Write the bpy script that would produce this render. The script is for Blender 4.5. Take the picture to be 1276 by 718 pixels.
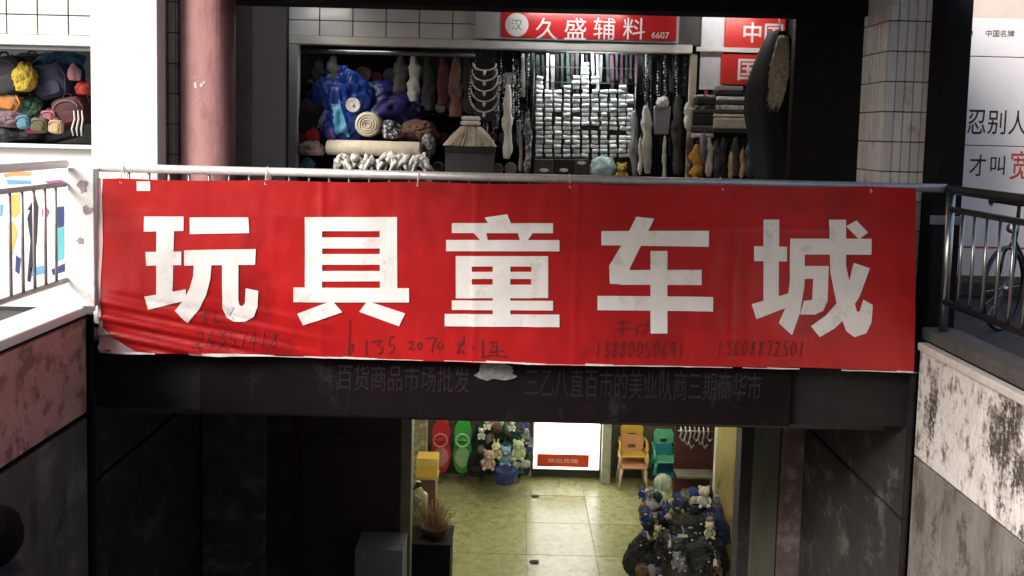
import bpy, bmesh, math, random
from mathutils import Vector, Matrix, noise, Euler
from mathutils.geometry import tessellate_polygon

for o in list(bpy.data.objects):
    bpy.data.objects.remove(o)
SC = bpy.context.scene
COL = SC.collection
rad = math.radians

# ------------------------------------------------------------------ camera
EYE = 1.45                 # standing on the top landing of the stairs
F = 1050.0                 # focal length in pixels of the 1276 px wide photograph
PITCH, ROLL = rad(4.0), rad(1.4)
SHIFT = 120.6              # principal point above picture centre, px
cam_d = bpy.data.cameras.new('camera')
cam = bpy.data.objects.new('camera', cam_d)
COL.objects.link(cam)
cam.location = (0, 0, EYE)
CAMR = Euler((rad(90) - PITCH, 0, 0)).to_matrix() @ Matrix.Rotation(ROLL, 3, 'Z')
cam.rotation_euler = CAMR.to_euler()
cam_d.sensor_width = 36
cam_d.lens = F / 1276 * 36
cam_d.shift_y = -SHIFT / 1276
cam_d.clip_start = 0.05
cam_d.clip_end = 500
SC.camera = cam

# ------------------------------------------------------------------ world, sun, exposure
SUN_DIR = Vector((-0.72, -0.62, 0.72)).normalized()      # towards the sun
el = math.asin(SUN_DIR.z)
world = bpy.data.worlds.new('World')
SC.world = world
world.use_nodes = True
nt = world.node_tree
bg = nt.nodes['Background']
sky = nt.nodes.new('ShaderNodeTexSky')
sky.sky_type = 'NISHITA'
sky.sun_disc = False
sky.sun_elevation = el
sky.sun_rotation = math.atan2(SUN_DIR.x, SUN_DIR.y)
sky.air_density = 1.0
sky.dust_density = 4.0
sky.ozone_density = 0.4
nt.links.new(sky.outputs[0], bg.inputs[0])
bg.inputs[1].default_value = 0.06
sun_d = bpy.data.lights.new('sun', 'SUN')
sun_d.energy = 1.5
sun_d.angle = rad(25)
sun_d.color = (1.0, 0.97, 0.94)
sun = bpy.data.objects.new('sun', sun_d)
COL.objects.link(sun)
sun.location = (-6, -6, 10)
sun.rotation_euler = SUN_DIR.to_track_quat('Z', 'Y').to_euler()
vs = SC.view_settings
vs.view_transform = 'Standard'
vs.look = 'None'
vs.gamma = 1
vs.use_curve_mapping = False
vs.exposure = 1.75
SC.cycles.use_denoising = True
SC.cycles.max_bounces = 8

# ------------------------------------------------------------------ pixel rays of the photograph
def ray(px, py):
    v = Vector(((px - 638) / F, -(py - (359 - SHIFT)) / F, -1))
    return CAMR @ v
def at(px, py, Y=None, X=None, Z=None):
    d = ray(px, py)
    if Y is not None: t = Y / d.y
    elif X is not None: t = X / d.x
    else: t = (Z - EYE) / d.z
    return Vector((0, 0, EYE)) + d * t
def rect(x0, y0, x1, y1, Y):
    """photo rectangle seen at depth Y -> (x0, x1, z0, z1) in metres"""
    c = at((x0 + x1) / 2, (y0 + y1) / 2, Y)
    m = (at((x0 + x1) / 2 + 1, (y0 + y1) / 2, Y) - c).length
    w, h = abs(x1 - x0) * m / 2, abs(y1 - y0) * m / 2
    return c.x - w, c.x + w, c.z - h, c.z + h
def mpp(Y): return Y / F

# ------------------------------------------------------------------ materials
MATS = {}
def M(name, col, rough=0.6, metal=0.0, var=0.12, scale=6.0, bump=0.0, bscale=40.0, spec=0.5, aniso=(1, 1, 1),
      dirt=None, dirt_amt=0.5, dscale=3.0, trans=0.0, objrand=0.0):
    if name in MATS: return MATS[name]
    m = bpy.data.materials.new(name)
    m.use_nodes = True
    n, l = m.node_tree.nodes, m.node_tree.links
    b = n['Principled BSDF']
    b.inputs['Roughness'].default_value = rough
    b.inputs['Metallic'].default_value = metal
    b.inputs['Specular IOR Level'].default_value = spec
    tc = n.new('ShaderNodeTexCoord')
    mp = n.new('ShaderNodeMapping')
    mp.inputs['Scale'].default_value = aniso
    l.new(tc.outputs['Object'], mp.inputs['Vector'])
    if objrand:
        oi = n.new('ShaderNodeObjectInfo')
        ml = n.new('ShaderNodeVectorMath'); ml.operation = 'SCALE'
        ml.inputs[0].default_value = (37.0, 19.0, 53.0)
        l.new(oi.outputs['Random'], ml.inputs['Scale'])
        l.new(ml.outputs[0], mp.inputs['Location'])
    nz = n.new('ShaderNodeTexNoise')
    nz.inputs['Scale'].default_value = scale
    nz.inputs['Detail'].default_value = 6
    nz.inputs['Roughness'].default_value = 0.65
    l.new(mp.outputs[0], nz.inputs['Vector'])
    cr = n.new('ShaderNodeValToRGB')
    lo = [max(0, c * (1 - var)) for c in col]
    hi = [min(1, c * (1 + var)) for c in col]
    cr.color_ramp.elements[0].position = 0.3
    cr.color_ramp.elements[1].position = 0.7
    cr.color_ramp.elements[0].color = (*lo, 1)
    cr.color_ramp.elements[1].color = (*hi, 1)
    l.new(nz.outputs['Fac'], cr.inputs[0])
    out = cr.outputs[0]
    if dirt:
        dn = n.new('ShaderNodeTexNoise')
        dn.inputs['Scale'].default_value = dscale
        dn.inputs['Detail'].default_value = 9
        dn.inputs['Roughness'].default_value = 0.72
        l.new(mp.outputs[0], dn.inputs['Vector'])
        dr = n.new('ShaderNodeValToRGB')
        c0 = 0.62 - 0.25 * dirt_amt
        dr.color_ramp.elements[0].position = c0
        dr.color_ramp.elements[1].position = c0 + 0.10
        l.new(dn.outputs['Fac'], dr.inputs[0])
        mx = n.new('ShaderNodeMix')
        mx.data_type = 'RGBA'
        l.new(dr.outputs[0], mx.inputs[0])
        l.new(out, mx.inputs[6])
        mx.inputs[7].default_value = (*dirt, 1)
        out = mx.outputs[2]
    if objrand:
        mr = n.new('ShaderNodeMapRange')
        mr.inputs[3].default_value = 1 - objrand; mr.inputs[4].default_value = 1 + objrand * .3
        l.new(oi.outputs['Random'], mr.inputs[0])
        hv = n.new('ShaderNodeHueSaturation')
        l.new(mr.outputs[0], hv.inputs['Value']); l.new(out, hv.inputs['Color'])
        out = hv.outputs[0]
    l.new(out, b.inputs['Base Color'])
    if bump:
        bn = n.new('ShaderNodeTexNoise')
        bn.inputs['Scale'].default_value = bscale
        bn.inputs['Detail'].default_value = 5
        l.new(mp.outputs[0], bn.inputs['Vector'])
        bp = n.new('ShaderNodeBump')
        bp.inputs['Strength'].default_value = bump
        bp.inputs['Distance'].default_value = 0.01
        l.new(bn.outputs['Fac'], bp.inputs['Height'])
        l.new(bp.outputs[0], b.inputs['Normal'])
    if trans:
        b.inputs['Transmission Weight'].default_value = trans
    MATS[name] = m
    return m
def EMIT(name, col, s):
    if name in MATS: return MATS[name]
    m = bpy.data.materials.new(name)
    m.use_nodes = True
    b = m.node_tree.nodes['Principled BSDF']
    b.inputs['Base Color'].default_value = (*col, 1)
    b.inputs['Emission Color'].default_value = (*col, 1)
    b.inputs['Emission Strength'].default_value = s
    MATS[name] = m
    return m

white_paint = M('white_paint', (.82, .81, .80), .45, var=.04, dirt=(.55, .50, .47), dirt_amt=.12, dscale=7)
white_wall = M('white_wall', (.80, .80, .80), .6, var=.03, bump=.1)
white_tile = M('white_tile', (.74, .74, .73), .25, var=.05, scale=3, objrand=.10)
grey_tile = M('grey_tile', (.80, .78, .78), .35, var=.10, scale=9, dirt=(.48, .43, .40), dirt_amt=.30, dscale=9, aniso=(1, 1, .35), objrand=.16)
dull_tile = M('dull_tile', (.26, .22, .21), .4, var=.2, scale=9, objrand=.3)
grout = M('grout', (.09, .08, .08), .9, var=.2, scale=30)
pink_plaster = M('pink_plaster', (.35, .175, .17), .7, var=.16, scale=7, bump=.35, bscale=25, dirt=(.27, .13, .125), dirt_amt=.38, dscale=11, aniso=(1, 1, .4))
pink_wall = M('pink_wall', (.60, .34, .32), .8, var=.2, scale=4, bump=.4, bscale=30, dirt=(.33, .15, .14), dirt_amt=.5, dscale=8)
grey_wall = M('grey_wall', (.115, .105, .10), .85, var=.3, scale=3, bump=.4, bscale=25, dirt=(.20, .18, .17), dirt_amt=.3, dscale=3)
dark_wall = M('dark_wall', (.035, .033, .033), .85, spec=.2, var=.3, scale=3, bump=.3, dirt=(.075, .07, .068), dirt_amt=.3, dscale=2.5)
peel_wall = M('peel_wall', (.66, .62, .60), .8, var=.14, scale=9, bump=.8, bscale=45, dirt=(.20, .15, .12), dirt_amt=.42, dscale=11, aniso=(1, 1, .55))
def weather(m, tone, thr, big=1.1, streak=14.0):
    """second, larger layer of stain in uneven vertical runs, with a raised broken edge"""
    n, l = m.node_tree.nodes, m.node_tree.links
    b = n['Principled BSDF']
    src = b.inputs['Base Color'].links[0].from_socket
    tc = n.new('ShaderNodeTexCoord')
    def nz(scale, asp, det):
        mp = n.new('ShaderNodeMapping'); mp.inputs['Scale'].default_value = asp
        l.new(tc.outputs['Object'], mp.inputs['Vector'])
        q = n.new('ShaderNodeTexNoise'); q.inputs['Scale'].default_value = scale; q.inputs['Detail'].default_value = det; q.inputs['Roughness'].default_value = .7
        l.new(mp.outputs[0], q.inputs['Vector']); return q.outputs['Fac']
    A, Bn, Cn = nz(big, (1, 1, 1), 3), nz(streak, (1, 1, .16), 6), nz(38, (1, 1, 1), 8)
    def op(o, x, y):
        q = n.new('ShaderNodeMath'); q.operation = o
        for i, v in enumerate((x, y)):
            if isinstance(v, float): q.inputs[i].default_value = v
            else: l.new(v, q.inputs[i])
        return q.outputs[0]
    f = op('ADD', op('ADD', op('MULTIPLY', A, .75), op('MULTIPLY', Bn, .45)), op('MULTIPLY', Cn, .42))
    r = n.new('ShaderNodeValToRGB'); r.color_ramp.elements[0].position = thr; r.color_ramp.elements[1].position = thr + .09
    l.new(f, r.inputs[0])
    mx = n.new('ShaderNodeMix'); mx.data_type = 'RGBA'
    l.new(r.outputs[0], mx.inputs[0]); l.new(src, mx.inputs[6]); mx.inputs[7].default_value = (*tone, 1)
    l.new(mx.outputs[2], b.inputs['Base Color'])
    bp = n.new('ShaderNodeBump'); bp.inputs['Strength'].default_value = .6; bp.inputs['Distance'].default_value = .006; bp.invert = True
    l.new(r.outputs[0], bp.inputs['Height'])
    if b.inputs['Normal'].links: l.new(b.inputs['Normal'].links[0].from_socket, bp.inputs['Normal'])
    l.new(bp.outputs[0], b.inputs['Normal'])
weather(peel_wall, (.062, .047, .036), .81, 1.3, 18.0)
conc_wall = M('conc_wall', (.18, .163, .152), .85, var=.28, scale=5, bump=.6, bscale=30, dirt=(.09, .065, .05), dirt_amt=.5, dscale=4.5, aniso=(1, 1, .45))
weather(conc_wall, (.075, .06, .05), .84, 1.6, 10.0)
weather(pink_wall, (.30, .17, .155), .88, 2.0, 9.0)
weather(grey_wall, (.05, .045, .045), .86, 1.6, 9.0)
black_paint = M('black_paint', (.010, .009, .010), .8, var=.3, spec=.15)
maroon_dark = M('maroon_dark', (.006, .0032, .0035), .85, var=.3, scale=3, spec=.15)
dark_brown = M('dark_brown', (.013, .010, .010), .7, var=.3, spec=.2)
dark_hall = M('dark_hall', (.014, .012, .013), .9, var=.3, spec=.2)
steel = M('steel', (.52, .52, .53), .28, metal=1, var=.12, scale=12)
steel_dark = M('steel_dark', (.12, .12, .13), .4, metal=.9, var=.2, scale=12)
alu_white = M('alu_white', (.70, .69, .66), .4, var=.08, scale=10)
vinyl_red = M('vinyl_red', (.40, .010, .011), .30, var=.16, scale=1.8, bump=.10, bscale=14, dirt=(.30, .009, .010), dirt_amt=.38, dscale=1.6)
vinyl_white = M('vinyl_white', (.78, .76, .75), .4, var=.07, scale=3, dirt=(.62, .58, .56), dirt_amt=.3, dscale=4)
hem_white = M('hem_white', (.72, .66, .64), .6, var=.15, scale=30)
ink = M('ink', (.02, .012, .015), .6, var=.2)
ink_old = M('ink_old', (.11, .010, .012), .6, var=.5, scale=20)
ink_faint = M('ink_faint', (.22, .02, .03), .6, var=.3, scale=30)
concrete = M('concrete', (.24, .23, .22), .85, var=.2, scale=6, bump=.3)
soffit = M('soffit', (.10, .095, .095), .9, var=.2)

# ------------------------------------------------------------------ mesh building
class MB:
    def __init__(s): s.v, s.f = [], []
    def add(s, vs, fs):
        b = len(s.v)
        s.v += [Vector(v) for v in vs]
        s.f += [[b + i for i in f] for f in fs]
        return s
    def box(s, x0, x1, y0, y1, z0, z1):
        if x0 > x1: x0, x1 = x1, x0
        if y0 > y1: y0, y1 = y1, y0
        if z0 > z1: z0, z1 = z1, z0
        return s.add([(x0,y0,z0),(x1,y0,z0),(x1,y1,z0),(x0,y1,z0),(x0,y0,z1),(x1,y0,z1),(x1,y1,z1),(x0,y1,z1)],
                     [(3,2,1,0),(4,5,6,7),(0,1,5,4),(1,2,6,5),(2,3,7,6),(3,0,4,7)])
    def tube(s, pts, r, n=8, caps=True):
        pts = [Vector(p) for p in pts]
        rs = r if isinstance(r, (list, tuple)) else [r] * len(pts)
        vs, fs = [], []
        up = None
        for i, p in enumerate(pts):
            a = pts[max(i - 1, 0)]; b = pts[min(i + 1, len(pts) - 1)]
            t = (b - a).normalized()
            if up is None:
                up = Vector((0, 0, 1)) if abs(t.z) < .9 else Vector((1, 0, 0))
            x = t.cross(up).normalized()
            up = x.cross(t).normalized()
            for k in range(n):
                an = 2 * math.pi * k / n
                vs.append(p + (x * math.cos(an) + up * math.sin(an)) * rs[i])
        for i in range(len(pts) - 1):
            for k in range(n):
                k2 = (k + 1) % n
                fs.append((i*n + k, i*n + k2, (i+1)*n + k2, (i+1)*n + k))
        if caps:
            fs.append(tuple(range(n))[::-1])
            fs.append(tuple((len(pts) - 1) * n + k for k in range(n)))
        return s.add(vs, fs)
    def lathe(s, prof, c, axis='Z', n=20, sx=1.0, sy=1.0):
        c = Vector(c); vs, fs = [], []
        for r, h in prof:
            for k in range(n):
                a = 2 * math.pi * k / n
                u, w = r * math.cos(a) * sx, r * math.sin(a) * sy
                vs.append(c + {'Z': Vector((u, w, h)), 'Y': Vector((u, h, w)), 'X': Vector((h, u, w))}[axis])
        for i in range(len(prof) - 1):
            for k in range(n):
                k2 = (k + 1) % n
                fs.append((i*n + k, i*n + k2, (i+1)*n + k2, (i+1)*n + k))
        fs.append(tuple(range(n))[::-1])
        fs.append(tuple((len(prof) - 1) * n + k for k in range(n)))
        return s.add(vs, fs)
    def prism(s, pts, y0, y1):
        """outline (x,z) extruded along Y"""
        n = len(pts)
        vs = [(p[0], y0, p[1]) for p in pts] + [(p[0], y1, p[1]) for p in pts]
        tri = tessellate_polygon([[Vector((p[0], p[1], 0)) for p in pts]])
        fs = [tuple(t) for t in tri] + [tuple(i + n for i in t[::-1]) for t in tri]
        fs += [(i, (i + 1) % n, n + (i + 1) % n, n + i) for i in range(n)]
        return s.add(vs, fs)
    def ball(s, c, r, seed=0, lump=0.12, freq=1.6, ridge=0.0, sub=3, flat=None, rot=None, keep=None):
        """lumpy ellipsoid; r = (rx, ry, rz); flat = fraction below which the base is flattened"""
        bm = bmesh.new()
        bmesh.ops.create_icosphere(bm, subdivisions=sub, radius=1)
        off = Vector((seed * 7.31, seed * 3.17, seed * 1.93))
        vs = []
        for v in bm.verts:
            d = v.co.normalized()
            k = 1 + lump * noise.noise(d * freq + off) * 1.6 + ridge * (0.5 - abs(noise.noise(d * freq * 2.6 + off))) * 1.2 \
                + ridge * .5 * (0.4 - abs(noise.noise(d * freq * 6 + off))) + ridge * .28 * (.35 - abs(noise.noise(d * freq * 13 + off)))
            p = d * k
            if flat is not None and p.z < -flat: p.z = -flat - (p.z + flat) * -0.12
            p = Vector((p.x * r[0], p.y * r[1], p.z * r[2]))
            if rot: p = Euler(rot).to_matrix() @ p
            vs.append(Vector(c) + p)
        fs = [tuple(v.index for v in f.verts) for f in bm.faces if keep is None or all(keep(v.co.normalized()) for v in f.verts)]
        if keep:
            use = sorted({i for f in fs for i in f}); mp_ = {k: i for i, k in enumerate(use)}
            vs = [vs[k] for k in use]; fs = [tuple(mp_[i] for i in f) for f in fs]
        bm.free()
        return s.add(vs, fs)
    def build(s, name, mat, parent=None, smooth=False, bevel=0.0, recenter=True):
        me = bpy.data.meshes.new(name)
        o = bpy.data.objects.new(name, me)
        off = Vector((0, 0, 0))
        if parent is not None:
            p = parent
            while p is not None:
                off += p.location; p = p.parent
        elif recenter and s.v:
            xs = [v.x for v in s.v]; ys = [v.y for v in s.v]; zs = [v.z for v in s.v]
            off = Vector(((min(xs) + max(xs)) / 2, (min(ys) + max(ys)) / 2, min(zs)))
            o.location = off
        me.from_pydata([v - off for v in s.v], [], s.f)
        me.update()
        bm = bmesh.new(); bm.from_mesh(me)
        bmesh.ops.recalc_face_normals(bm, faces=bm.faces)
        bm.to_mesh(me); bm.free()
        if mat: me.materials.append(mat)
        if smooth:
            for p in me.polygons: p.use_smooth = True
        if bevel:
            md = o.modifiers.new('bevel', 'BEVEL')
            md.width = bevel; md.segments = 2; md.limit_method = 'ANGLE'
        COL.objects.link(o)
        if parent is not None: o.parent = parent
        return o
def thing(name, label, cat, loc=(0, 0, 0), group=None):
    o = bpy.data.objects.new(name, None)
    o.empty_display_size = .1
    COL.objects.link(o)
    o.location = loc
    return tag(o, label, cat, group)
def tag(o, label, cat, group=None):
    o['label'] = label; o['category'] = cat
    if group: o['group'] = group
    return o
def struct(o):
    o['kind'] = 'structure'; return o
def B(x0, x1, y0, y1, z0, z1): return MB().box(x0, x1, y0, y1, z0, z1)

def text(body, name, mat, parent, cx, y, cz, h, w=None, extrude=.001, bold=0.0, vertical=False):
    """flat lettering facing -Y, centred on (cx, cz), glyph height h, total width w"""
    cu = bpy.data.curves.new('t', 'FONT')
    cu.body = body; cu.size = 1; cu.extrude = 0; cu.offset = bold
    to = bpy.data.objects.new('t', cu); COL.objects.link(to)
    dg = bpy.context.evaluated_depsgraph_get()
    me = bpy.data.meshes.new_from_object(to.evaluated_get(dg))
    bpy.data.objects.remove(to)
    if not me.vertices: return None
    xs = [v.co.x for v in me.vertices]; zs = [v.co.y for v in me.vertices]
    x0, x1, z0, z1 = min(xs), max(xs), min(zs), max(zs)
    sz = h / (z1 - z0); sx = sz if w is None else w / (x1 - x0)
    mb = MB()
    mb.add([(cx + (v.co.x - (x0 + x1) / 2) * sx, y, cz + (v.co.y - (z0 + z1) / 2) * sz) for v in me.vertices],
           [tuple(p.vertices) for p in me.polygons])
    o = mb.build(name, mat, parent)
    bpy.data.meshes.remove(me)
    return o

# ------------------------------------------------------------------ main dimensions
YB = 5.40                              # banner
YR = 5.46                              # front railing line
XL = at(105, 380, YR).x                # stairwell side walls
XR = at(1150, 412, YR).x
CURB = 0.20
FL = -3.40                             # basement floor
YE = 7.50                              # entrance wall of the basement
YS = 8.00                              # upstairs shop front
CEIL = 2.95
CN0, CN1, CNY = -2.15, 2.75, 2.3        ; CNZ = 2.60   # unseen roof added to shade the right part of the banner

# ------------------------------------------------------------------ ground and street floor
g = MB()
g.box(-60, XL - .22, -60, 70, -.35, 0)
g.box(XR + .22, 60, -60, 70, -.35, 0)
g.box(XL - .22, XR + .22, -60, .30, -.35, 0)
g.box(XL - .22, XR + .22, YR + .12, 70, -.35, 0)
struct(g.build('pavement', M('asphalt', (.055, .055, .056), .85, var=.25, scale=12, bump=.3), recenter=False))

# staircase: every step a part
stair = thing('staircase', 'concrete staircase leading down to the basement toy market', 'stairs', (0, .3, FL))
n_st = 21
for i in range(n_st):
    z1 = 0 - (i + 1) * (3.4 / (n_st + 1))
    y0 = .30 + i * .295
    B(XL + .004, XR - .004, y0, y0 + .30 if i < n_st - 1 else y0 + .31, z1 - .35 if z1 - .35 > FL else FL + .003, z1).build('step', concrete, stair, bevel=.006)

# ------------------------------------------------------------------ stairwell side walls
def panel(parent, side, y0, y1, z0, z1, mat, t=.03, name='panel'):
    x = XL if side < 0 else XR
    return B(x, x - side * -t if side < 0 else x - t, y0, y1, z0, z1).build(name, mat, parent, bevel=.006)
gL = -.47
lw = thing('stairwell_wall', 'pink and grey plastered stairwell wall under the white railing', 'wall', (XL, 3, FL))
B(XL - .20, XL, .30, YR + .06, FL, CURB - .002).build('backing', black_paint, lw)
B(XL - .20, XL, YR + .061, YE, FL, -.36).build('backing', black_paint, lw)
def lpanel(y0, y1, z0, z1, mat): return B(XL + .001, XL + .03, y0, y1, z0, z1).build('panel', mat, lw, bevel=.005)
B(XL - .24, XL + .05, .30, YR + .06, CURB, CURB + .06).build('kerb', white_paint, lw, bevel=.012)
lpanel(.3, 2.9, gL + .02, CURB - .03, pink_wall); lpanel(2.92, YR - .04, gL + .02, CURB - .03, pink_wall)
lpanel(.3, 2.9, -1.75, gL - .02, grey_wall); lpanel(2.92, YR - .04, -1.75, gL - .02, grey_wall)
lpanel(.3, 2.9, FL, -1.77, grey_wall); lpanel(2.92, YR - .04, FL, -1.77, grey_wall)
gD = at(116, 602, X=XL + .03).z
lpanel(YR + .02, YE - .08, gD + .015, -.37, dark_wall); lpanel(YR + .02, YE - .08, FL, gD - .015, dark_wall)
MB().tube([(XL + .045, YR - .01, FL), (XL + .045, YR - .01, CURB - .01)], .022).build('drain_pipe', black_paint, lw, True)

rw = thing('stairwell_wall', 'peeling white stairwell wall with brown stains under the dark railing', 'wall', (XR, 3, FL))
B(XR, XR + .20, .30, YR + .06, FL, CURB - .052).build('backing', black_paint, rw)
B(XR, XR + .20, YR + .061, YE, FL, -.36).build('backing', black_paint, rw)
def rpanel(y0, y1, z0, z1, mat): return B(XR - .03, XR - .001, y0, y1, z0, z1).build('panel', mat, rw, bevel=.005)
B(XR + .02, XR + .24, .30, YR + .06, CURB - .05, CURB + .03).build('kerb', M('dark_kerb', (.07, .065, .065), .8, var=.3, scale=8, bump=.3), rw, bevel=.012)
B(XR - .05, XR + .018, .30, YR - .04, CURB - .10, CURB - .05).build('ledge', M('ledge', (.55, .50, .48), .8, var=.2, scale=9), rw, bevel=.008)
gR = at(1150, 572, X=XR).z
rpanel(.3, YR - .04, gR + .006, CURB - .102, peel_wall)
ys_ = at(1180, 650, X=XR).y
rpanel(.3, ys_ - .008, -2.0, gR - .008, conc_wall); rpanel(ys_ + .008, YR - .04, -2.0, gR - .008, conc_wall)
rpanel(.3, YR - .04, FL, -2.02, conc_wall)
gD2 = at(1085, 611, X=XR - .03).z
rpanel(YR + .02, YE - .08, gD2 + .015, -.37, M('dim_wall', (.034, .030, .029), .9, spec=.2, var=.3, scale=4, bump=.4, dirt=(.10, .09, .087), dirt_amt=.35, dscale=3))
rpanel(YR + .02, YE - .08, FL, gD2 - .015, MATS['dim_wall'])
MB().tube([(XR - .05, YR - .01, FL), (XR - .05, YR - .01, CURB - .06)], .022).build('drain_pipe', black_paint, rw, True)

# ------------------------------------------------------------------ slab edge and covered sign below the banner
mk = thing('market_building', 'dark market hall over the stairs with low ceiling beam and basement entrance', 'building', (0, YR, FL))
p_f0, p_f1, _a, _b = rect(250, 440, 985, 510, YR + .05)
B(XL - .2, XR + .2, YR + .121, YR + .40, -.46, -.352).build('slab_beam', black_paint, mk)
B(XL - .21, p_f0 - .003, YR + .085, YR + .118, -.46, -.004).build('darkening_board', M('edge_dark', (.016, .015, .015), .9, var=.3, spec=.2), mk)  # near-black boards added to darken the slab edge at both sides
B(p_f1 + .003, XR + .21, YR + .085, YR + .118, -.46, -.004).build('darkening_board', M('edge_dark', (.016, .015, .015), .9, var=.3, spec=.2), mk)
B(XL - .2, XR + .2, YR + .40, 14, -.60, -.352).build('soffit', soffit, mk)
# entrance wall around the basement opening
ox0 = at(368, 600, YE).x; ox1 = at(922, 600, YE).x
lint = at(640, 526, YE).z
B(XL - .2, XR + .2, YE, YE + .18, lint, -.601).build('lintel', black_paint, mk)
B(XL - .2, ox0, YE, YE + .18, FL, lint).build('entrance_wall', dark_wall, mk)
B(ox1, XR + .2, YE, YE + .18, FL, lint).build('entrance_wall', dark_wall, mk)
p = rect(252, 500, 330, 718, YE - .06)
pil = M('pilaster', (.075, .07, .07), .85, var=.3, scale=5, bump=.3, dirt=(.17, .16, .16), dirt_amt=.42, dscale=4)
B(p[0], p[1], YE - .07, YE - .002, FL, -.605).build('pilaster', pil, mk, bevel=.006)
p = rect(972, 500, 1028, 718, YE - .06)
B(p[0], p[1], YE - .07, YE - .002, FL, -.605).build('pilaster', M('pilaster_red', (.12, .085, .08), .85, var=.3, scale=8, bump=.4, dirt=(.22, .18, .17), dirt_amt=.4, dscale=8), mk, bevel=.006)
p = rect(936, 545, 968, 718, YE - .03)
B(p[0], p[1], YE - .05, YE - .002, FL, lint + .05).build('door_frame', M('olive_frame', (.085, .09, .062), .7, var=.3, scale=6, aniso=(1, 1, .2)), mk, bevel=.006)

cs = thing('fascia_sign', 'dark maroon fascia sign with dim lettering half hidden under the red banner', 'sign', (0, YR + .09, -.45))
p0 = rect(250, 440, 985, 510, YR + .05)
B(p0[0], p0[1], YR + .03, YR + .095, -.46, -.02).build('board', maroon_dark, cs, bevel=.005)
p1 = rect(655, 462, 950, 500, YR)
text('三乙八直百市的美业队商三期商华市', 'lettering', M('dim_letters', (.014, .009, .0095), .5, var=.3), cs, (p1[0] + p1[1]) / 2, YR + .027, (p1[2] + p1[3]) / 2, p1[3] - p1[2], p1[1] - p1[0])
p2 = rect(420, 456, 585, 490, YR)
text('百货商品市场批发', 'lettering', MATS['dim_letters'], cs, (p2[0] + p2[1]) / 2, YR + .027, (p2[2] + p2[3]) / 2, p2[3] - p2[2], p2[1] - p2[0])
weather(maroon_dark, (.020, .017, .016), .90, 2.2, 12.0)
# peeled paper remnant on the sign
def ragged(cx, cz, w, h, n, seed, amp=.25):
    r = random.Random(seed); out = []
    for i in range(n):
        a = 2 * math.pi * i / n
        k = 1 + r.uniform(-amp, amp)
        out.append((cx + math.cos(a) * w / 2 * k, cz + math.sin(a) * h / 2 * k))
    return out
c = at(618, 462, YR + .02)
tag(MB().prism(ragged(c.x, c.z, .27, .13, 26, 4), YR + .020, YR + .0265).build('torn_paper', M('torn_paper', (.17, .165, .17), .9, var=.5, scale=25, bump=.6), None),
    'torn grey paper remnant stuck under the banner edge', 'paper')

# ------------------------------------------------------------------ basement room
rm = thing('basement_room', 'lit basement toy hall with pale walls beyond the dark entrance', 'room', (0, 10, FL))
YW = at(640, 592, Z=FL).y
RX0, RX1 = -3.4, 4.2
ycol = M('basement_wall', (.42, .40, .32), .7, var=.12, scale=4)
B(RX0 - .1, RX1 + .1, YW, YW + .12, FL, -.9).build('wall', M('basement_back', (.10, .10, .085), .8, var=.3), rm)
B(RX0 - .12, RX0, YE + .18, YW, FL, -.9).build('wall', ycol, rm)
B(RX1, RX1 + .12, YE + .18, YW, FL, -.9).build('wall', ycol, rm)
B(RX0 - .1, RX1 + .1, YE + .18, YW + .12, -.90, -.78).build('ceiling', M('basement_ceiling', (.6, .6, .55), .8), rm)
# floor of single glossy tiles with recessed joints
bf = struct(B(RX0, RX1, 6.4, YW, FL - .10, FL - .008).build('basement_floor', M('floor_grout', (.25, .25, .13), .7), recenter=False))
tm = [M('floor_tile_%d' % i, c, .26, var=.20, scale=14, bump=.05, dirt=(.25, .24, .09), dirt_amt=.36, dscale=9) for i, c in enumerate([(.37, .375, .185), (.39, .395, .205), (.355, .36, .17)])]
rnd = random.Random(3)
ts = .80
x = RX0
tx0 = at(736, 660, Z=FL).x
ix = 0
xs0 = tx0 - ts * math.ceil((tx0 - RX0) / ts)
yy = 7.0
while yy < YW - .02:
    xx = xs0
    while xx < RX1:
        a, b_ = max(xx, RX0) + .003, min(xx + ts, RX1) - .003
        if b_ - a > .02:
            B(a, b_, yy + .003, min(yy + ts, YW) - .003, FL - .008, FL + rnd.uniform(-.001, .001)).build('floor_tile', rnd.choice(tm), bf, bevel=.002)
        xx += ts
    yy += ts
B(RX0, RX1, 6.4, 6.99, FL - .008, FL).build('threshold', concrete, bf)

# ceiling tubes of the basement (light source of the lit hall)
def tube_lamp(label, x, y, z, L, s, axis='X', col=(1.0, .97, .80), group=None):
    t = thing('fluorescent_lamp', label, 'lamp', (x, y, z), group)
    if axis == 'X':
        B(x - L/2, x + L/2, y - .04, y + .04, z, z + .05).build('housing', alu_white, t, bevel=.004)
        MB().tube([(x - L/2 + .03, y, z - .02), (x + L/2 - .03, y, z - .02)], .016, 10).build('tube', EMIT('tube_%g' % s, col, s), t, True)
        for q in (-1, 1): B(x + q*(L/2 - .02) - .012, x + q*(L/2 - .02) + .012, y - .02, y + .02, z - .04, z + .001).build('end_cap', alu_white, t)
    else:
        B(x - .04, x + .04, y - L/2, y + L/2, z, z + .05).build('housing', alu_white, t, bevel=.004)
        MB().tube([(x, y - L/2 + .03, z - .02), (x, y + L/2 - .03, z - .02)], .016, 10).build('tube', EMIT('tube_%g' % s, col, s), t, True)
        for q in (-1, 1): B(x - .02, x + .02, y + q*(L/2 - .02) - .012, y + q*(L/2 - .02) + .012, z - .04, z + .001).build('end_cap', alu_white, t)
    return t
for i, (lx, ly) in enumerate([(-.9, 8.6), (1.75, 8.15), (-.3, 10.4), (1.6, 10.4)]):
    tube_lamp('white fluorescent tube lamp on the basement ceiling', lx, ly, -1.0, 1.2, 22, col=(1, .96, .72), group='ceiling tubes of the basement')

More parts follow.
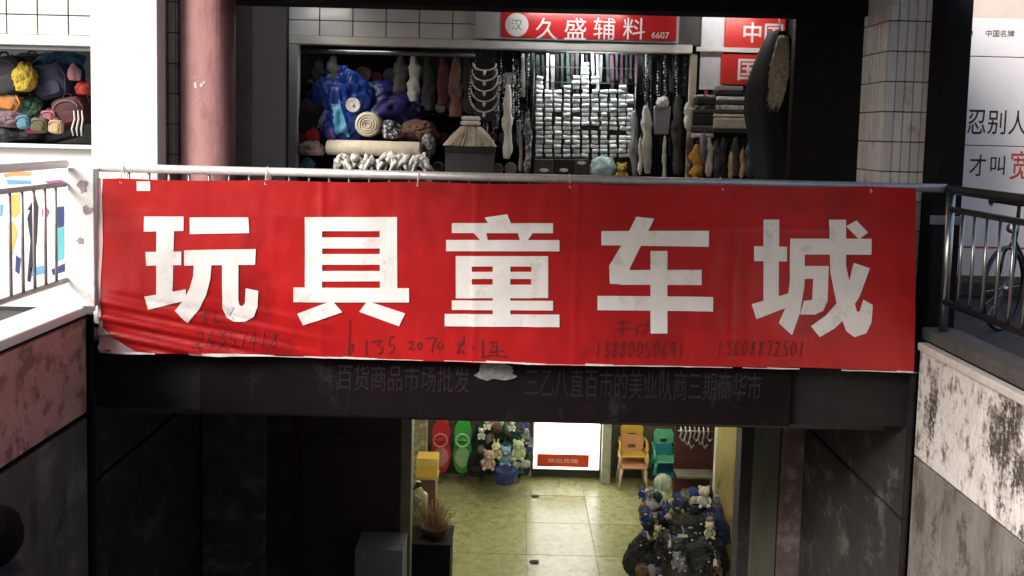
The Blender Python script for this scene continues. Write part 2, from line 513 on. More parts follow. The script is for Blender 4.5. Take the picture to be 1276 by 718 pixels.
# closed dark door leaf and its frame
dl = rect(370, 528, 498, 900, YE + .05)
dr = thing('entrance_door', 'closed dark maroon door leaf beside the lit opening', 'door', (dl[0], YE + .05, FL))
B(ox0 + .001, dl[1], YE + .02, YE + .07, FL + .004, lint - .002).build('leaf', M('door_maroon', (.040, .024, .026), .55, var=.25, scale=2), dr, bevel=.004)
B(ox0 + .001, ox0 + .07, YE - .012, YE + .019, FL + .004, lint - .01).build('stile', M('door_stile', (.045, .012, .010), .5), dr, bevel=.004)
for zz in (lint - .22, FL + 1.05):
    B(ox0 + .10, dl[1] - .08, YE + .008, YE + .019, zz - .06, zz + .06).build('rail', M('door_rail', (.032, .018, .018), .5), dr, bevel=.006)
MB().lathe([(.012, -.05), (.012, -.02), (.03, -.02), (.032, 0)], (dl[1] - .12, YE + .02, FL + 1.05), 'Y', 12).build('knob', steel_dark, dr, True)
p = rect(500, 530, 513, 718, YE + .12)
B(p[0], p[1], YE + .04, YE + .20, FL + .004, lint - .002).build('door_edge', M('door_edge', (.20, .19, .14), .6, var=.3, scale=6), dr)

# ------------------------------------------------------------------ front railing
def P(px, py, Y): return at(px, py, Y)
ra = P(128, 208, YR); rb = P(1186, 236, YR)
RAILZ = (ra.z + rb.z) / 2
fr = thing('guard_railing', 'steel railing carrying the red banner across the stairwell', 'railing', (0, YR, 0))
MB().tube([(XL, YR, RAILZ), (XR + .1, YR, RAILZ)], .028, 12).build('top_rail', M('rail_paint', (.62, .58, .58), .35, metal=.35, var=.15, scale=14), fr, True)
MB().tube([(XL + .02, YR, .12), (XR, YR, .12)], .018, 8).build('bottom_rail', steel, fr, True)
k = 0
xx = XL + .3
while xx < XR - .05:
    if k % 8 == 7: B(xx - .02, xx + .02, YR - .02, YR + .02, 0, RAILZ - .02).build('post', steel, fr)
    else: MB().tube([(xx, YR, .12), (xx, YR, RAILZ - .01)], .009, 6).build('baluster', steel, fr, True)
    k += 1; xx += .13

# left corner post and left railing
cp = rect(92, 205, 124, 385, YR - .03)
bar_grey = M('bar_grey', (.34, .31, .31), .45, metal=.3, var=.25, scale=14)
lr = thing('guard_railing', 'white painted railing with vertical bars above the pink wall', 'railing', (XL, 3, CURB))
XLR = XL - .06
zt = at(60, 206, X=XLR).z; zm = at(45, 234, X=XLR).z; zb = at(45, 362, X=XLR).z
cpo = B(cp[0], cp[1], YR - .10, YR - .02, CURB + .062, RAILZ - .002).build('corner_post', white_paint, lr, bevel=.006)
def flatmark(parent, pts, mat, y):
    MB().prism(pts, y - .0015, y).build('sticker', mat, parent)
for (qx, qy, w, h, sd) in [(103, 232, 14, 16, 1), (109, 262, 12, 12, 2), (100, 300, 10, 8, 3)]:
    c = at(qx, qy, YR - .10)
    flatmark(cpo, ragged(c.x, c.z, w*.005, h*.005, 14, sd, .3), M('sticker_grey', (.35, .28, .27), .7, var=.5, scale=60), YR - .1005)
MB().tube([(XLR, .3, zt), (XLR, YR - .1, zt)], .026, 10).build('top_rail', white_paint, lr, True)
MB().tube([(XLR, .3, zm), (XLR, YR - .1, zm)], .016, 8).build('middle_rail', bar_grey, lr, True)
MB().tube([(XLR, .3, zb), (XLR, YR - .1, zb)], .018, 8).build('bottom_rail', bar_grey, lr, True)
yb = YR - .22
k = 0
while yb > .4:
    if k % 9 == 8: MB().tube([(XLR, yb, CURB + .06), (XLR, yb, zt)], .022, 8).build('post', white_paint, lr, True)
    else: MB().tube([(XLR, yb, zb), (XLR, yb, zm)], .009, 6).build('baluster', bar_grey, lr, True)
    k += 1; yb -= .12

# right railing
rr = thing('guard_railing', 'dark steel railing above the peeling stained wall', 'railing', (XR, 3, CURB))
XRR = XR + .10
zt2 = at(1235, 243, X=XRR).z; zm2 = at(1235, 270, X=XRR).z; zb2 = at(1225, 395, X=XRR).z
dkr = M('rail_dark', (.05, .05, .055), .35, metal=.6, var=.3)
pp = rect(1185, 240, 1196, 400, YR - .06)
MB().tube([(XRR, YR - .06, CURB + .03), (XRR, YR - .06, zt2 - .01)], .026, 10).build('post', steel, rr, True)
MB().tube([(XRR, .3, zt2), (XRR, YR + .05, zt2)], .030, 10).build('top_rail', dkr, rr, True)
MB().tube([(XRR, .3, zm2), (XRR, YR - .05, zm2)], .020, 8).build('middle_rail', dkr, rr, True)
MB().tube([(XRR, .3, zb2), (XRR, YR - .05, zb2)], .024, 8).build('bottom_rail', dkr, rr, True)
yb = YR - .22
k = 0
while yb > .4:
    if k % 9 == 8: MB().tube([(XRR, yb, CURB + .03), (XRR, yb, zt2)], .022, 8).build('post', steel, rr, True)
    else: MB().tube([(XRR, yb, zb2), (XRR, yb, zm2)], .010, 6).build('baluster', steel, rr, True)
    k += 1; yb -= .135

# ------------------------------------------------------------------ the banner
bw0 = at(128, 330, YB).x; bw1 = at(1140, 345, YB).x
tl = at(128, 222, YB); tr = at(1142, 233, YB); bl = at(122, 440, YB); br = at(1138, 464, YB)
def ban_xz(u, v):
    a = tl.lerp(tr, u); b = bl.lerp(br, u)
    p = a.lerp(b, v)
    sag = -.010 * (1 - v) * abs(math.sin((u * 1014 + 128 - 150) / 187 * math.pi)) + .008 * math.sin(u * 9.0) * v + .006 * noise.noise(Vector((u * 14, 3.3, 0))) * (v if v > .5 else 0)
    return p.x, p.z + sag
def ban_off(x, z):
    u = (x - tl.x) / (tr.x - tl.x)
    v = (tl.z - z) / (tl.z - bl.z)
    o = .010 * math.sin(x * 2.3 + .6) * (.3 + v) + .006 * math.sin(x * 5.1 + z * 2.0) * v
    o += .010 * noise.noise(Vector((x * 1.7, z * 2.6, 1.7)))
    # gathered folds pulled towards the lower left corner
    w = max(0, 1 - u / .30) * max(0, min(1, (v - .62) / .25))
    s = (z - bl.z) + (x - bl.x) * .16
    o += w * (.011 * math.sin(s * 58) + .007 * math.sin(s * 120 + x * 3)) - w * .02
    o += .007 * noise.noise(Vector((x * 4.5, z * 1.3, 7.7))) + .004 * (.3 - abs(noise.noise(Vector((x * 3.1 + z * 2, z * 3.4, 4.2))))) + .0025 * noise.noise(Vector((x * 13, z * 7, 2.2)))
    # horizontal packing crease
    o += .0035 * math.exp(-((v - .19) / .012) ** 2) * (1 if .5 < u else .3)
    for uc in (.27, .46, .585, .78): o += .005 * math.exp(-((u - uc) / .003) ** 2)
    return -o
ban = thing('banner', 'red vinyl banner with five large white characters tied to the railing', 'banner', (0, YB, bl.z))
mb = MB(); NU, NV = 300, 70
for j in range(NV + 1):
    for i in range(NU + 1):
        x_, z_ = ban_xz(i / NU, j / NV)
        mb.v.append(Vector((x_, YB + ban_off(x_, z_), z_)))
for j in range(NV):
    for i in range(NU):
        a = j * (NU + 1) + i
        mb.f.append([a, a + 1, a + NU + 2, a + NU + 1])
sheet = mb.build('sheet', vinyl_red, ban, True)
def drape(polys, name, mat, lift=.004, sub=.04):
    """photo-traced outlines laid on the banner's own surface"""
    bm = bmesh.new()
    for pts in polys:
        w = [at(q[0], q[1], YB) for q in pts]
        tri = tessellate_polygon([[Vector((v.x, v.z, 0)) for v in w]])
        vv = [bm.verts.new((v.x, YB, v.z)) for v in w]
        for t in tri:
            try: bm.faces.new([vv[i] for i in t])
            except ValueError: pass
    for _ in range(6):
        es = [e for e in bm.edges if e.calc_length() > sub]
        if not es: break
        bmesh.ops.subdivide_edges(bm, edges=es, cuts=1, use_grid_fill=False)
        bmesh.ops.triangulate(bm, faces=bm.faces)
    mb = MB()
    bm.verts.index_update()
    mb.add([(v.co.x, YB + ban_off(v.co.x, v.co.z) - lift, v.co.z) for v in bm.verts], [tuple(v.index for v in f.verts) for f in bm.faces])
    bm.free()
    return mb.build(name, mat, ban, True)
def c6(l): return [(120 + a / 2.4538, 220 + b / 2.4538) for a, b in l]
def c7(l): return [(620 + a / 2.363, 220 + b / 2.363) for a, b in l]
def rc(x0, y0, x1, y1): return [(x0, y0), (x1, y0), (x1, y1), (x0, y1)]
wan = [c6(q) for q in [
    [(148,122),(268,122),(268,166),(148,168)], [(186,160),(240,160),(235,368),(186,376)], [(153,230),(262,229),(262,270),(156,272)],
    [(150,366),(276,344),(276,378),(162,406)], [(287,125),(465,125),(468,173),(287,176)], [(271,225),(488,222),(486,270),(271,272)],
    [(300,268),(353,268),(350,312),(338,360),(318,402),(280,449),(243,409),(270,376),(288,340),(298,305)],
    [(385,268),(435,268),(434,378),(438,394),(447,397),(454,388),(457,342),(495,350),(492,398),(481,430),(456,444),(422,444),(398,432),(386,404)]]]
ju = [c6(q) for q in [rc(638,124,691,345), rc(867,124,920,345), rc(680,124,880,167), rc(680,186,880,220), rc(680,237,880,270), rc(680,289,880,321),
    [(603,339),(956,342),(956,386),(603,384)], [(722,379),(753,415),(632,456),(614,420)], [(829,381),(944,420),(925,459),(804,414)]]]
tong = [[(604,271),(632,267),(637,279),(609,280)], rc(563,278,689,290.5), [(590,290),(606,290),(608,300),(599,300)], [(645,290),(664,290),(657,300),(648,300)],
    rc(556,299,697,313), rc(568,319,588,372), rc(662,319,683,371), rc(586,319,664,332), rc(586,338.5,664,347.5), rc(586,354.5,664,371.5), rc(614,330,636,392),
    rc(563,374.5,689,386.5), rc(554,391.5,697,407)]
che = [c7(q) for q in [[(305,160),(622,160),(622,207),(305,202)], [(408,118),(461,124),(388,272),(400,318),(330,315),(328,262),(372,190)],
    [(360,275),(601,275),(601,320),(360,318)], [(450,219),(500,219),(500,462),(450,462)], [(294,350),(635,355),(635,398),(293,392)]]]
cheng = [c7(q) for q in [[(783,127),(830,127),(828,382),(783,392)], [(755,205),(853,207),(853,251),(755,249)], [(748,376),(858,344),(858,384),(762,420)],
    [(862,183),(1100,183),(1100,230),(862,230)], [(862,183),(906,183),(905,320),(892,402),(868,468),(828,432),(850,382),(861,310)],
    [(896,264),(976,264),(974,302),(896,302)], [(932,264),(976,264),(973,366),(961,396),(936,408),(892,407),(903,367),(928,364)],
    [(975,127),(1025,127),(1026,262),(1045,350),(1058,398),(1066,396),(1076,362),(1104,378),(1100,430),(1085,461),(1050,473),(1026,455),(1000,380),(980,280)],
    [(1048,254),(1096,270),(1066,352),(1030,410),(995,446),(950,474),(924,442),(968,410),(1008,362),(1036,306)],
    [(1025,146),(1056,129),(1089,165),(1063,185)]]]
for ch in (wan, ju, tong, che, cheng):
    for i, pl in enumerate(ch): pass
    # one mesh per character; strokes on slightly different lifts so overlaps never share a plane
def character(polys, lab):
    bm_all = MB()
    for i, pl in enumerate(polys):
        o = drape([pl], 'tmp', None, lift=.004 + .00025 * i)
        b = len(bm_all.v)
        off = ban.location
        bm_all.v += [v.co + off for v in o.data.vertices]
        bm_all.f += [[b + k for k in p.vertices] for p in o.data.polygons]
        me = o.data; bpy.data.objects.remove(o); bpy.data.meshes.remove(me)
    o = bm_all.build('character', vinyl_white, ban, True)
    o['label'] = lab
for ch, lab in ((wan, 'white character meaning play'), (ju, 'white character meaning tool'), (tong, 'white character meaning child'),
                (che, 'white character meaning vehicle'), (cheng, 'white character meaning city')):
    character(ch, lab)
drape([rc(171, 226, 188, 238)], 'sticker', hem_white, lift=.004)
# ragged white hem along the lower edge and frayed bits along the top
hr = random.Random(11)
hem = []
xx = 123.0
while xx < 1136:
    L = hr.uniform(12, 60)
    yb0 = 440 + (xx - 122) / 1016 * 24; yb1 = 440 + (min(xx + L, 1137) - 122) / 1016 * 24
    th = hr.choice([.5, .8, 1.4, 2.2]) if xx > 330 else 2.6
    if hr.random() < .75: hem.append([(xx, yb0 - th), (min(xx + L, 1137), yb1 - th * hr.uniform(.4, 1.2)), (min(xx + L, 1137), yb1 + .3), (xx + L * .5, (yb0 + yb1) / 2 + hr.uniform(0, 1.2)), (xx, yb0 + .3)])
    xx += L
drape(hem, 'hem', hem_white, lift=.003)['kind'] = 'stuff'
drape([[(122, 434), (122, 222), (127, 222), (130, 300), (126, 380), (129, 436)], [(124, 406), (150, 428), (168, 438), (123, 441)]], 'torn_edge', M('faded_vinyl', (.66, .42, .42), .5, var=.2, scale=8), lift=.0045)
# ties
for tx in (150, 330, 520, 710, 900, 1085):
    c = at(tx, 224 + (tx - 128) * .011, YB)
    MB().tube([(c.x, c.y - .006, c.z - .02), (c.x + .004, YR - .036, RAILZ + .004), (c.x, YR, RAILZ + .034), (c.x - .004, YR + .034, RAILZ), (c.x, YR - .02, RAILZ - .05), (c.x + .01, c.y - .006, c.z - .022)], .0035, 5).build('tie', hem_white, ban, True)
# marker handwriting
def strokes(lines, name, mat, w=1.15):
    mb = MB()
    for li in lines:
        pts = [at(a, b, YB) for a, b in li]
        dense = []
        for a, b in zip(pts, pts[1:]):
            for t in range(4): dense.append(a.lerp(b, t / 4))
        dense.append(pts[-1])
        hw = w * .0051 / 2
        vs = []
        for i, q in enumerate(dense):
            d = dense[min(i + 1, len(dense) - 1)] - dense[max(i - 1, 0)]
            n_ = Vector((-d.z, 0, d.x)).normalized() * hw
            for s_ in (1, -1):
                v = q + n_ * s_
                vs.append((v.x, YB + ban_off(v.x, v.z) - .0062, v.z))
        mb.add(vs, [(2*i, 2*i + 1, 2*i + 3, 2*i + 2) for i in range(len(dense) - 1)])
    o = mb.build(name, mat, ban); o['kind'] = 'stuff'
    return o
def k3(l): return [(420 + a / 5.8, 385 + b / 5.8) for a, b in l]
strokes([k3(q) for q in [[(92,80),(86,200),(80,335)], [(82,270),(112,255),(110,290),(82,330)], [(205,225),(207,340)],
    [(240,238),(318,225),(285,262),(325,275),(322,310),(290,330)], [(385,200),(372,238),(372,268),(405,262),(408,295),(375,325)], [(380,205),(412,200)],
    [(510,245),(540,232),(548,250),(515,292),(560,288)], [(600,240),(575,270),(590,295),(612,270),(600,240)], [(635,212),(715,208),(690,260),(682,318)],
    [(740,238),(718,268),(738,298),(765,268),(740,238)], [(862,262),(915,250)], [(888,235),(884,280),(862,320),(905,300),(912,330)], [(915,200),(905,262)],
    [(975,262),(985,290)], [(1050,215),(1050,345)], [(1100,240),(1165,232)], [(1130,255),(1100,310),(1200,295)], [(1150,250),(1148,340)], [(1040,352),(1120,328),(1235,345)]]],
    'handwriting', M('ink_mid', (.05, .008, .01), .6, var=.5, scale=20), 1.2)
DIG = {'0': [[(0.5,0),(0.05,.4),(.3,1),(.9,.7),(.8,.15),(.5,0)]], '1': [[(.5,0),(.45,1)]], '2': [[(.1,.2),(.5,0),(.8,.3),(.1,1),(.95,.95)]],
       '3': [[(.1,.1),(.8,.05),(.4,.4),(.9,.65),(.6,1),(.1,.9)]], '4': [[(.6,0),(.05,.6),(.95,.6)], [(.65,.3),(.6,1)]], '5': [[(.9,0),(.3,.05),(.2,.45),(.8,.5),(.8,.9),(.1,1)]],
       '6': [[(.8,0),(.2,.5),(.2,.95),(.7,1),(.8,.65),(.25,.6)]], '7': [[(.05,.1),(.9,0),(.5,1)]], '8': [[(.8,.1),(.2,.15),(.8,.75),(.3,1),(.15,.75),(.85,.1)]], '9': [[(.85,.3),(.3,.5),(.2,.1),(.8,.05),(.75,1)]]}
def digits(s, x0, y0, w, h, slope=0.02, skew=.15):
    out = []
    for i, ch in enumerate(s):
        for st in DIG.get(ch, []):
            out.append([(x0 + (i + a * .75 + (1 - b) * skew) * w, y0 + i * w * slope + b * h) for a, b in st])
    return out
strokes(digits('24357418', 243, 412, 13, 20), 'handwriting', ink_faint, 1.1)
strokes([[(250,392),(262,390)], [(256,386),(255,404)], [(268,388),(266,402),(276,399)], [(284,386),(292,384),(286,393),(292,399)],
         [(240,434),(246,428),(250,438)], [(254,430),(266,432)], [(270,436),(276,429),(284,437)], [(288,432),(300,434)]], 'handwriting', ink, .9)
strokes(digits('13880050691', 740, 424, 10.4, 20) + [[(768,402),(786,400)], [(776,398),(774,418)], [(766,410),(790,409)], [(794,404),(792,418)], [(796,406),(808,402),(802,416)]], 'handwriting', ink_old, 1.3)
strokes(digits('13608872501', 893, 424, 10.2, 19), 'handwriting', ink_old, 1.2)

# ------------------------------------------------------------------ upper hall: ceiling, beam, walls (parts of the market building)
hx0 = at(200, 100, 6.0).x; hx1 = at(1195, 100, 5.8).x
beam_z = at(640, 12, 6.3).z
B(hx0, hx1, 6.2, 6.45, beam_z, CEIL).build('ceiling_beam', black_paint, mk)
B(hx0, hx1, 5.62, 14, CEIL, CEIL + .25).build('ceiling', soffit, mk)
B(hx0, hx1, 5.62, 5.80, CEIL + .25, 3.6).build('facade_wall', white_wall, mk)
ob = thing('sky_block_building', 'unseen grey concrete apartment block added behind the stairs to block low sky', 'building', (2, -9, 0))  # added out of view to cut off low sky light on the banner
obm = M('block_wall', (.20, .19, .18), .8)
B(-5, 16, -14, -9, 0, 11).build('wall', obm, ob)
for iz in range(3):
    for ix_ in range(7):
        wx = -3.8 + ix_ * 2.9
        wn = B(wx, wx + 1.5, -9.0, -8.97, 1.4 + iz * 3.2, 3.0 + iz * 3.2).build('window', steel_dark, ob)
        B(wx - .06, wx + 1.56, -9.0, -8.93, 1.34 + iz * 3.2, 1.395 + iz * 3.2).build('sill', concrete, wn)
B(-5.2, 16.2, -14.2, -8.8, 11.0, 11.25).build('roof', concrete, ob)
cn = thing('shade_roof', 'unseen flat sheet roof added over the stairs to shade the banner', 'shade_roof', (1, YR, CNZ))  # added out of view to darken the banner towards its right end
cnm = M('shade_roof_sheet', (.22, .22, .23), .6)
B(CN0, CN1, CNY, 5.61, CNZ, CNZ + .04).build('sheet', cnm, cn)
B(CN0, CN1, 5.57, 5.609, CNZ + .041, CEIL + .24).build('sun_gap_stop', cnm, cn)  # added to stop sun passing between the sheet and the ceiling
for q in range(5):
    xq = CN0 + .05 + (CN1 - CN0 - .1) * q / 4
    B(xq - .03, xq + .03, CNY + .02, 5.61, CNZ - .06, CNZ - .001).build('bracket', steel_dark, cn)
# partition right of the stall and the dark wall left of it
p = rect(988, 0, 1090, 230, 6.7)
B(p[0], p[1] + .6, 6.7, 6.78, 0, CEIL).build('partition', dark_brown, mk)
p = rect(318, 0, 360, 230, 7.7)
B(p[0], p[1], 7.62, 7.70, 0, CEIL).build('shutter_panel', M('shutter_grey', (.013, .013, .014), .7, var=.15, scale=3, aniso=(1, 1, 6), spec=.2), mk, bevel=.006)
p = rect(200, 0, 318, 230, 7.6)
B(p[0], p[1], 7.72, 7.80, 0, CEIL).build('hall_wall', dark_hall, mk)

# shop interior shell
sx0, sx1 = at(357, 100, YS).x, at(1000, 100, YS).x
shop = thing('accessory_shop', 'open-fronted accessory shop with tiled fascia behind the railing', 'shop', ((sx0 + sx1) / 2, YS, 0))
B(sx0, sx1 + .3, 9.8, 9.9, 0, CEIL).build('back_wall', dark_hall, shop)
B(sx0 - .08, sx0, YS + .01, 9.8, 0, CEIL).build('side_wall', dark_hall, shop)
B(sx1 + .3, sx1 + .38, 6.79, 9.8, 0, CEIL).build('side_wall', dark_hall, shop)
zh0, zh1 = at(600, 61, YS).z, at(600, 50, YS).z
B(sx0, sx1 + .3, YS, YS + .10, zh1, CEIL).build('fascia', grout, shop)
B(sx0 + .002, at(862, 55, YS).x, YS - .05, YS + .06, zh0, zh1 - .002).build('header_bar', alu_white, shop, bevel=.008)
p = rect(358, 60, 372, 200, YS)
B(p[0], p[1], YS - .04, YS + .06, 0, zh0 - .001).build('door_post', alu_white, shop, bevel=.006)
p = rect(858, 60, 866, 200, YS)
B(p[0], p[1], YS - .03, YS + .04, 0, zh0 - .001).build('door_post', M('post_tan', (.42, .36, .28), .5), shop, bevel=.004)
MB().tube([(p[0] + .16, YS, 0), (p[0] + .16, YS, CEIL)], .018, 8).build('red_pipe', M('pipe_red', (.35, .03, .03), .4), shop, True)
p = rect(372, 63, 592, 69, YS + .1)
MB().tube([(p[0], YS + .12, (p[2] + p[3]) / 2), (p[1], YS + .12, (p[2] + p[3]) / 2)], .02, 8).build('curtain_rod', M('rod_grey', (.30, .30, .30), .4, metal=.5), shop, True)
tw, th_ = .312, .145
zz = zh1 + .004
while zz < CEIL - .01:
    xx = sx0 + .004
    while xx < at(588, 30, YS).x:
        B(xx, xx + tw - .010, YS - .012, YS - .0005, zz, min(zz + th_ - .008, CEIL)).build('wall_tile', white_tile, shop, bevel=.003)
        xx += tw
    zz += th_
B(sx0, sx1 + .3, YS + .11, 9.8, zh0 + .45, zh0 + .5).build('shop_ceiling', dark_hall, shop)
# display counter that carries the goods, hidden behind the banner from the stairs
ctz = at(480, 217, 8.3).z
ct = thing('display_counter', 'dark display counter along the shop front behind the banner', 'counter', (0, 8.4, 0))
B(sx0 + .15, at(650, 200, 8.4).x, 7.92, 8.7, ctz - .04, ctz).build('top', dark_brown, ct, bevel=.004)
B(sx0 + .2, at(645, 200, 8.4).x, 7.98, 8.6, 0, ctz - .041).build('body', dark_brown, ct)
ct2 = thing('display_counter', 'dark display counter under the white ribbon rolls', 'counter', (1, 8.4, 0))
B(at(655, 200, 8.4).x, at(850, 200, 8.4).x, 7.92, 8.7, ctz - .04, ctz).build('top', dark_brown, ct2, bevel=.004)
B(at(658, 200, 8.4).x, at(845, 200, 8.4).x, 7.98, 8.6, 0, ctz - .041).build('body', dark_brown, ct2)

# shop signboard
sb = rect(592, 16, 846, 51, YS - .06)
sg = thing('shop_signboard', 'red shop signboard with round white logo and number 6607', 'sign', ((sb[0] + sb[1]) / 2, YS - .06, sb[2]))
B(sb[0], sb[1], YS - .075, YS - .014, sb[2], sb[3] + .25).build('frame', M('sign_frame', (.50, .50, .49), .5), sg, bevel=.006)
rp = rect(625, 14, 843, 50, YS - .08)
B(rp[0], rp[1], YS - .088, YS - .0755, rp[2] + .01, rp[3] + .20).build('panel', M('sign_red', (.58, .025, .03), .25, var=.06), sg, bevel=.003)
lc = at(644, 31, YS - .09)
MB().lathe([(.108, -.004), (.108, 0)], (lc.x, YS - .0885, lc.z), 'Y', 32).build('logo_disc', vinyl_white, sg)
text('汉', 'logo_glyph', M('logo_ink', (.12, .2, .16), .5), sg, lc.x, YS - .094, lc.z, .10)
for ch, px_ in (('久', 681), ('盛', 717), ('辅', 753), ('料', 790)):
    c = at(px_, 36, YS - .09)
    text(ch, 'character', vinyl_white, sg, c.x, YS - .0895, c.z, .20, bold=.003)
c = at(823, 44, YS - .09)
text('6607', 'number', vinyl_white, sg, c.x, YS - .0895, c.z, .06, bold=.012)

# right-hand white panel and red signs of the stall
p = rect(872, 19, 901, 112, YS + .02)
wp = B(p[0], p[1], YS - .02, YS - .002, p[2], p[3] + .2).build('white_panel', M('panel_white', (.62, .62, .66), .5), shop, bevel=.003)
for nm, r_, tx_, cpx in (('red_sign', (903, 18, 978, 62), '中国', (951, 41)), ('red_sign', (898, 68, 975, 106), '国', (932, 87))):
    p = rect(*r_, YS - .03)
    t = thing(nm, 'upper red sign with a white character beside the white panel' if tx_ == '中国' else 'lower red sign with a white character above folded cloths', 'sign', ((p[0] + p[1]) / 2, YS - .03, p[2]))
    B(p[0], p[1], YS - .05, YS - .025, p[2], p[3] + (.2 if tx_ == '中国' else 0)).build('board', M('sign_red2', (.62, .035, .03), .35, var=.08), t, bevel=.003)
    c = at(*cpx, YS - .05)
    text(tx_, 'lettering', vinyl_white, t, c.x, YS - .0515, c.z, .19 if tx_ == '中国' else .2, bold=.015)
B(at(866, 60, YS).x, at(985, 60, YS).x, YS - .07, YS - .055, zh0 + .02, zh1 - .02).build('cross_bar', alu_white, shop, bevel=.003)

# lamps of the shop (above the fascia line), one added for the fascia tiles
tube_lamp('fluorescent tube lamp shining down on the shop signboard', (sb[0] + sb[1]) / 2, YS - .42, beam_z + .28, 1.0, 9, col=(1, .98, .95))
tube_lamp('fluorescent tube lamp inside the shop over the ribbon rolls', at(735, 60, 8.2).x, 8.12, zh0 + .12, .9, 34, col=(.96, 1, 1))
tube_lamp('unseen short tube lamp added to brighten the fascia tiles', at(385, 30, 7.6).x, 7.55, beam_z + .25, .45, 5, col=(1, .98, .95))  # added lamp, stands in for daylight on the left fascia tiles
tube_lamp('fluorescent tube lamp above the blue sack', at(450, 60, 8.2).x, 8.12, zh0 + .12, .6, 5, col=(1, .97, .92))
tube_lamp('fluorescent tube lamp above the folded cloths', at(905, 60, 8.1).x, 7.55, zh0 + .42, .6, 15, col=(1, .97, .92))

# ------------------------------------------------------------------ columns
def tiled_column(label, x0, x1, y0, d, z1, mat, twd=.058, tht=.207):
    t = thing('tiled_column', label, 'column', ((x0 + x1) / 2, y0 + d / 2, 0))
    B(x0 + .004, x1 - .004, y0 + .006, y0 + d - .006, 0, z1).build('core', grout, t)
    n = max(1, round((x1 - x0) / twd)); w = (x1 - x0) / n
    nd = max(1, round(d / twd)); wd = d / nd
    base = B(-(w/2 - .0034), w/2 - .0034, -.007, .007, -(tht/2 - .0045), tht/2 - .0045)
    o0 = base.build('tile', mat, t, bevel=.0012)
    me = o0.data; first = True
    md = o0
    for j in range(int(z1 / tht)):
        for i in range(n):
            if first: o = o0; first = False
            else:
                o = o0.copy(); COL.objects.link(o); o.parent = t
            # mesh was built relative to the thing's base: undo that shift once
            o.location = Vector((x0 + (i + .5) * w, y0, (j + .5) * tht)) + Vector((rnd.uniform(-.0006, .0006), rnd.uniform(-.0015, .0015), rnd.uniform(-.0006, .0006)))
        # left return face
        for i in range(nd):
            o = o0.copy(); COL.objects.link(o); o.parent = t
            o.rotation_euler = (0, 0, rad(90)); o.scale = ((wd - .0044) / (w - .0044), 1, 1)
            side = x0 if x0 > 0 else x1
            M_ = Vector((side, y0 + (i + .5) * wd + (.007 if i == 0 else 0), (j + .5) * tht))
            o.location = M_
    return t, o0
def fix_column(t, o0):
    # tile mesh re-centred on its own origin
    me = o0.data
    off = t.location
    for v in me.vertices: v.co += off
    for o in t.children:
        if o.data == me: o.location -= off
p = rect(1104, 0, 1160, 228, 5.85)
fix_column(*tiled_column('grey white tiled column behind the banner next to the black post', p[0], p[1], 5.85, .41, CEIL, grey_tile))
p = rect(182, 0, 219, 220, 5.80)
fix_column(*tiled_column('dull brown tiled column beside the round pink column', p[0], p[1], 5.80, .30, CEIL, dull_tile))
p = rect(1161, 0, 1196, 400, 5.72)
post = thing('steel_post', 'black box post between tiled column and white hoarding', 'post', ((p[0] + p[1]) / 2, 5.75, 0))
B(p[0], p[1], 5.66, 5.84, 0.012, CEIL).build('shaft', black_paint, post, bevel=.008)
B(p[0] - .05, p[1] + .05, 5.61, 5.89, 0, .012).build('base_plate', black_paint, post, bevel=.003)
B(p[0] - .02, p[1] + .01, 5.652, 5.659, .9, .96).build('clamp', steel, post, bevel=.002)
cx_ = at(259, 100, 5.95).x
pc = thing('round_column', 'round pink painted column with bits of torn white paper', 'column', (cx_, 5.95, 0))
MB().lathe([(.20, 0), (.20, .12), (.185, .13), (.185, CEIL)], (cx_, 5.95, 0), 'Z', 40).build('shaft', pink_plaster, pc, True)
for i in range(9):
    q = at(rnd.uniform(243, 256), rnd.uniform(86, 124), 5.78)
    a_ = math.asin(max(-1, min(1, (q.x - cx_) / .188)))
    w_ = rnd.uniform(.006, .022)
    mb = MB(); zc = q.z; pts = ragged(0, 0, w_, w_ * 1.3, 8, i, .4)
    vs_ = [(cx_ + .1865 * math.sin(a_ + u / .186), 5.95 - .1865 * math.cos(a_ + u / .186), zc + v) for u, v in pts]
    mb.add(vs_, [tuple(range(len(vs_)))]); mb.build('paper_scrap', hem_white, pc)
p = rect(113, 0, 196, 215, 5.62)
wc = thing('white_column', 'broad smooth white column at the corner of the railing', 'column', ((p[0] + p[1]) / 2, 5.8, 0))
B(p[0], p[1], 5.62, 5.76, .10, 3.6).build('shaft', white_wall, wc, bevel=.006)
B(p[0] - .012, p[1] + .012, 5.608, 5.772, 0, .10).build('plinth', concrete, wc, bevel=.006)

# ------------------------------------------------------------------ left stall
YL = 6.9
ls = thing('left_stall', 'white tiled stall with open window heaped with bags', 'shop', (-4, YL, 0))
lx0, lx1 = at(-170, 100, YL).x, at(118, 100, YL).x
z_top = at(50, 62, YL).z; z_bot = at(50, 180, YL).z
z_b0, z_b1 = at(50, 57, YL).z, at(50, 44, YL).z
B(lx0, lx1 + .1, YL, YL + .12, 0, z_bot - .03).build('counter_wall', white_wall, ls)
B(lx0, lx1 + .1, YL - .06, YL + .16, z_bot - .029, z_bot).build('sill', white_wall, ls, bevel=.006)
B(lx0, lx1 + .1, YL, YL + .12, z_top, z_b0).build('header', M('header_grey', (.25, .25, .26), .6), ls)
B(lx0, lx1 + .1, YL - .03, YL + .12, z_b0 + .001, z_b1).build('canopy_rail', white_wall, ls, bevel=.008)
B(lx0, lx1 + .1, YL, YL + .12, z_b1 + .001, 3.6).build('fascia', grout, ls)
zz = z_b1 + .006
while zz < 3.5:
    xx = at(10, 20, YL).x - .25 * 4
    while xx < lx1:
        B(xx, xx + .239, YL - .012, YL - .0005, zz, zz + .150).build('wall_tile', white_tile, ls, bevel=.003)
        xx += .25
    zz += .16
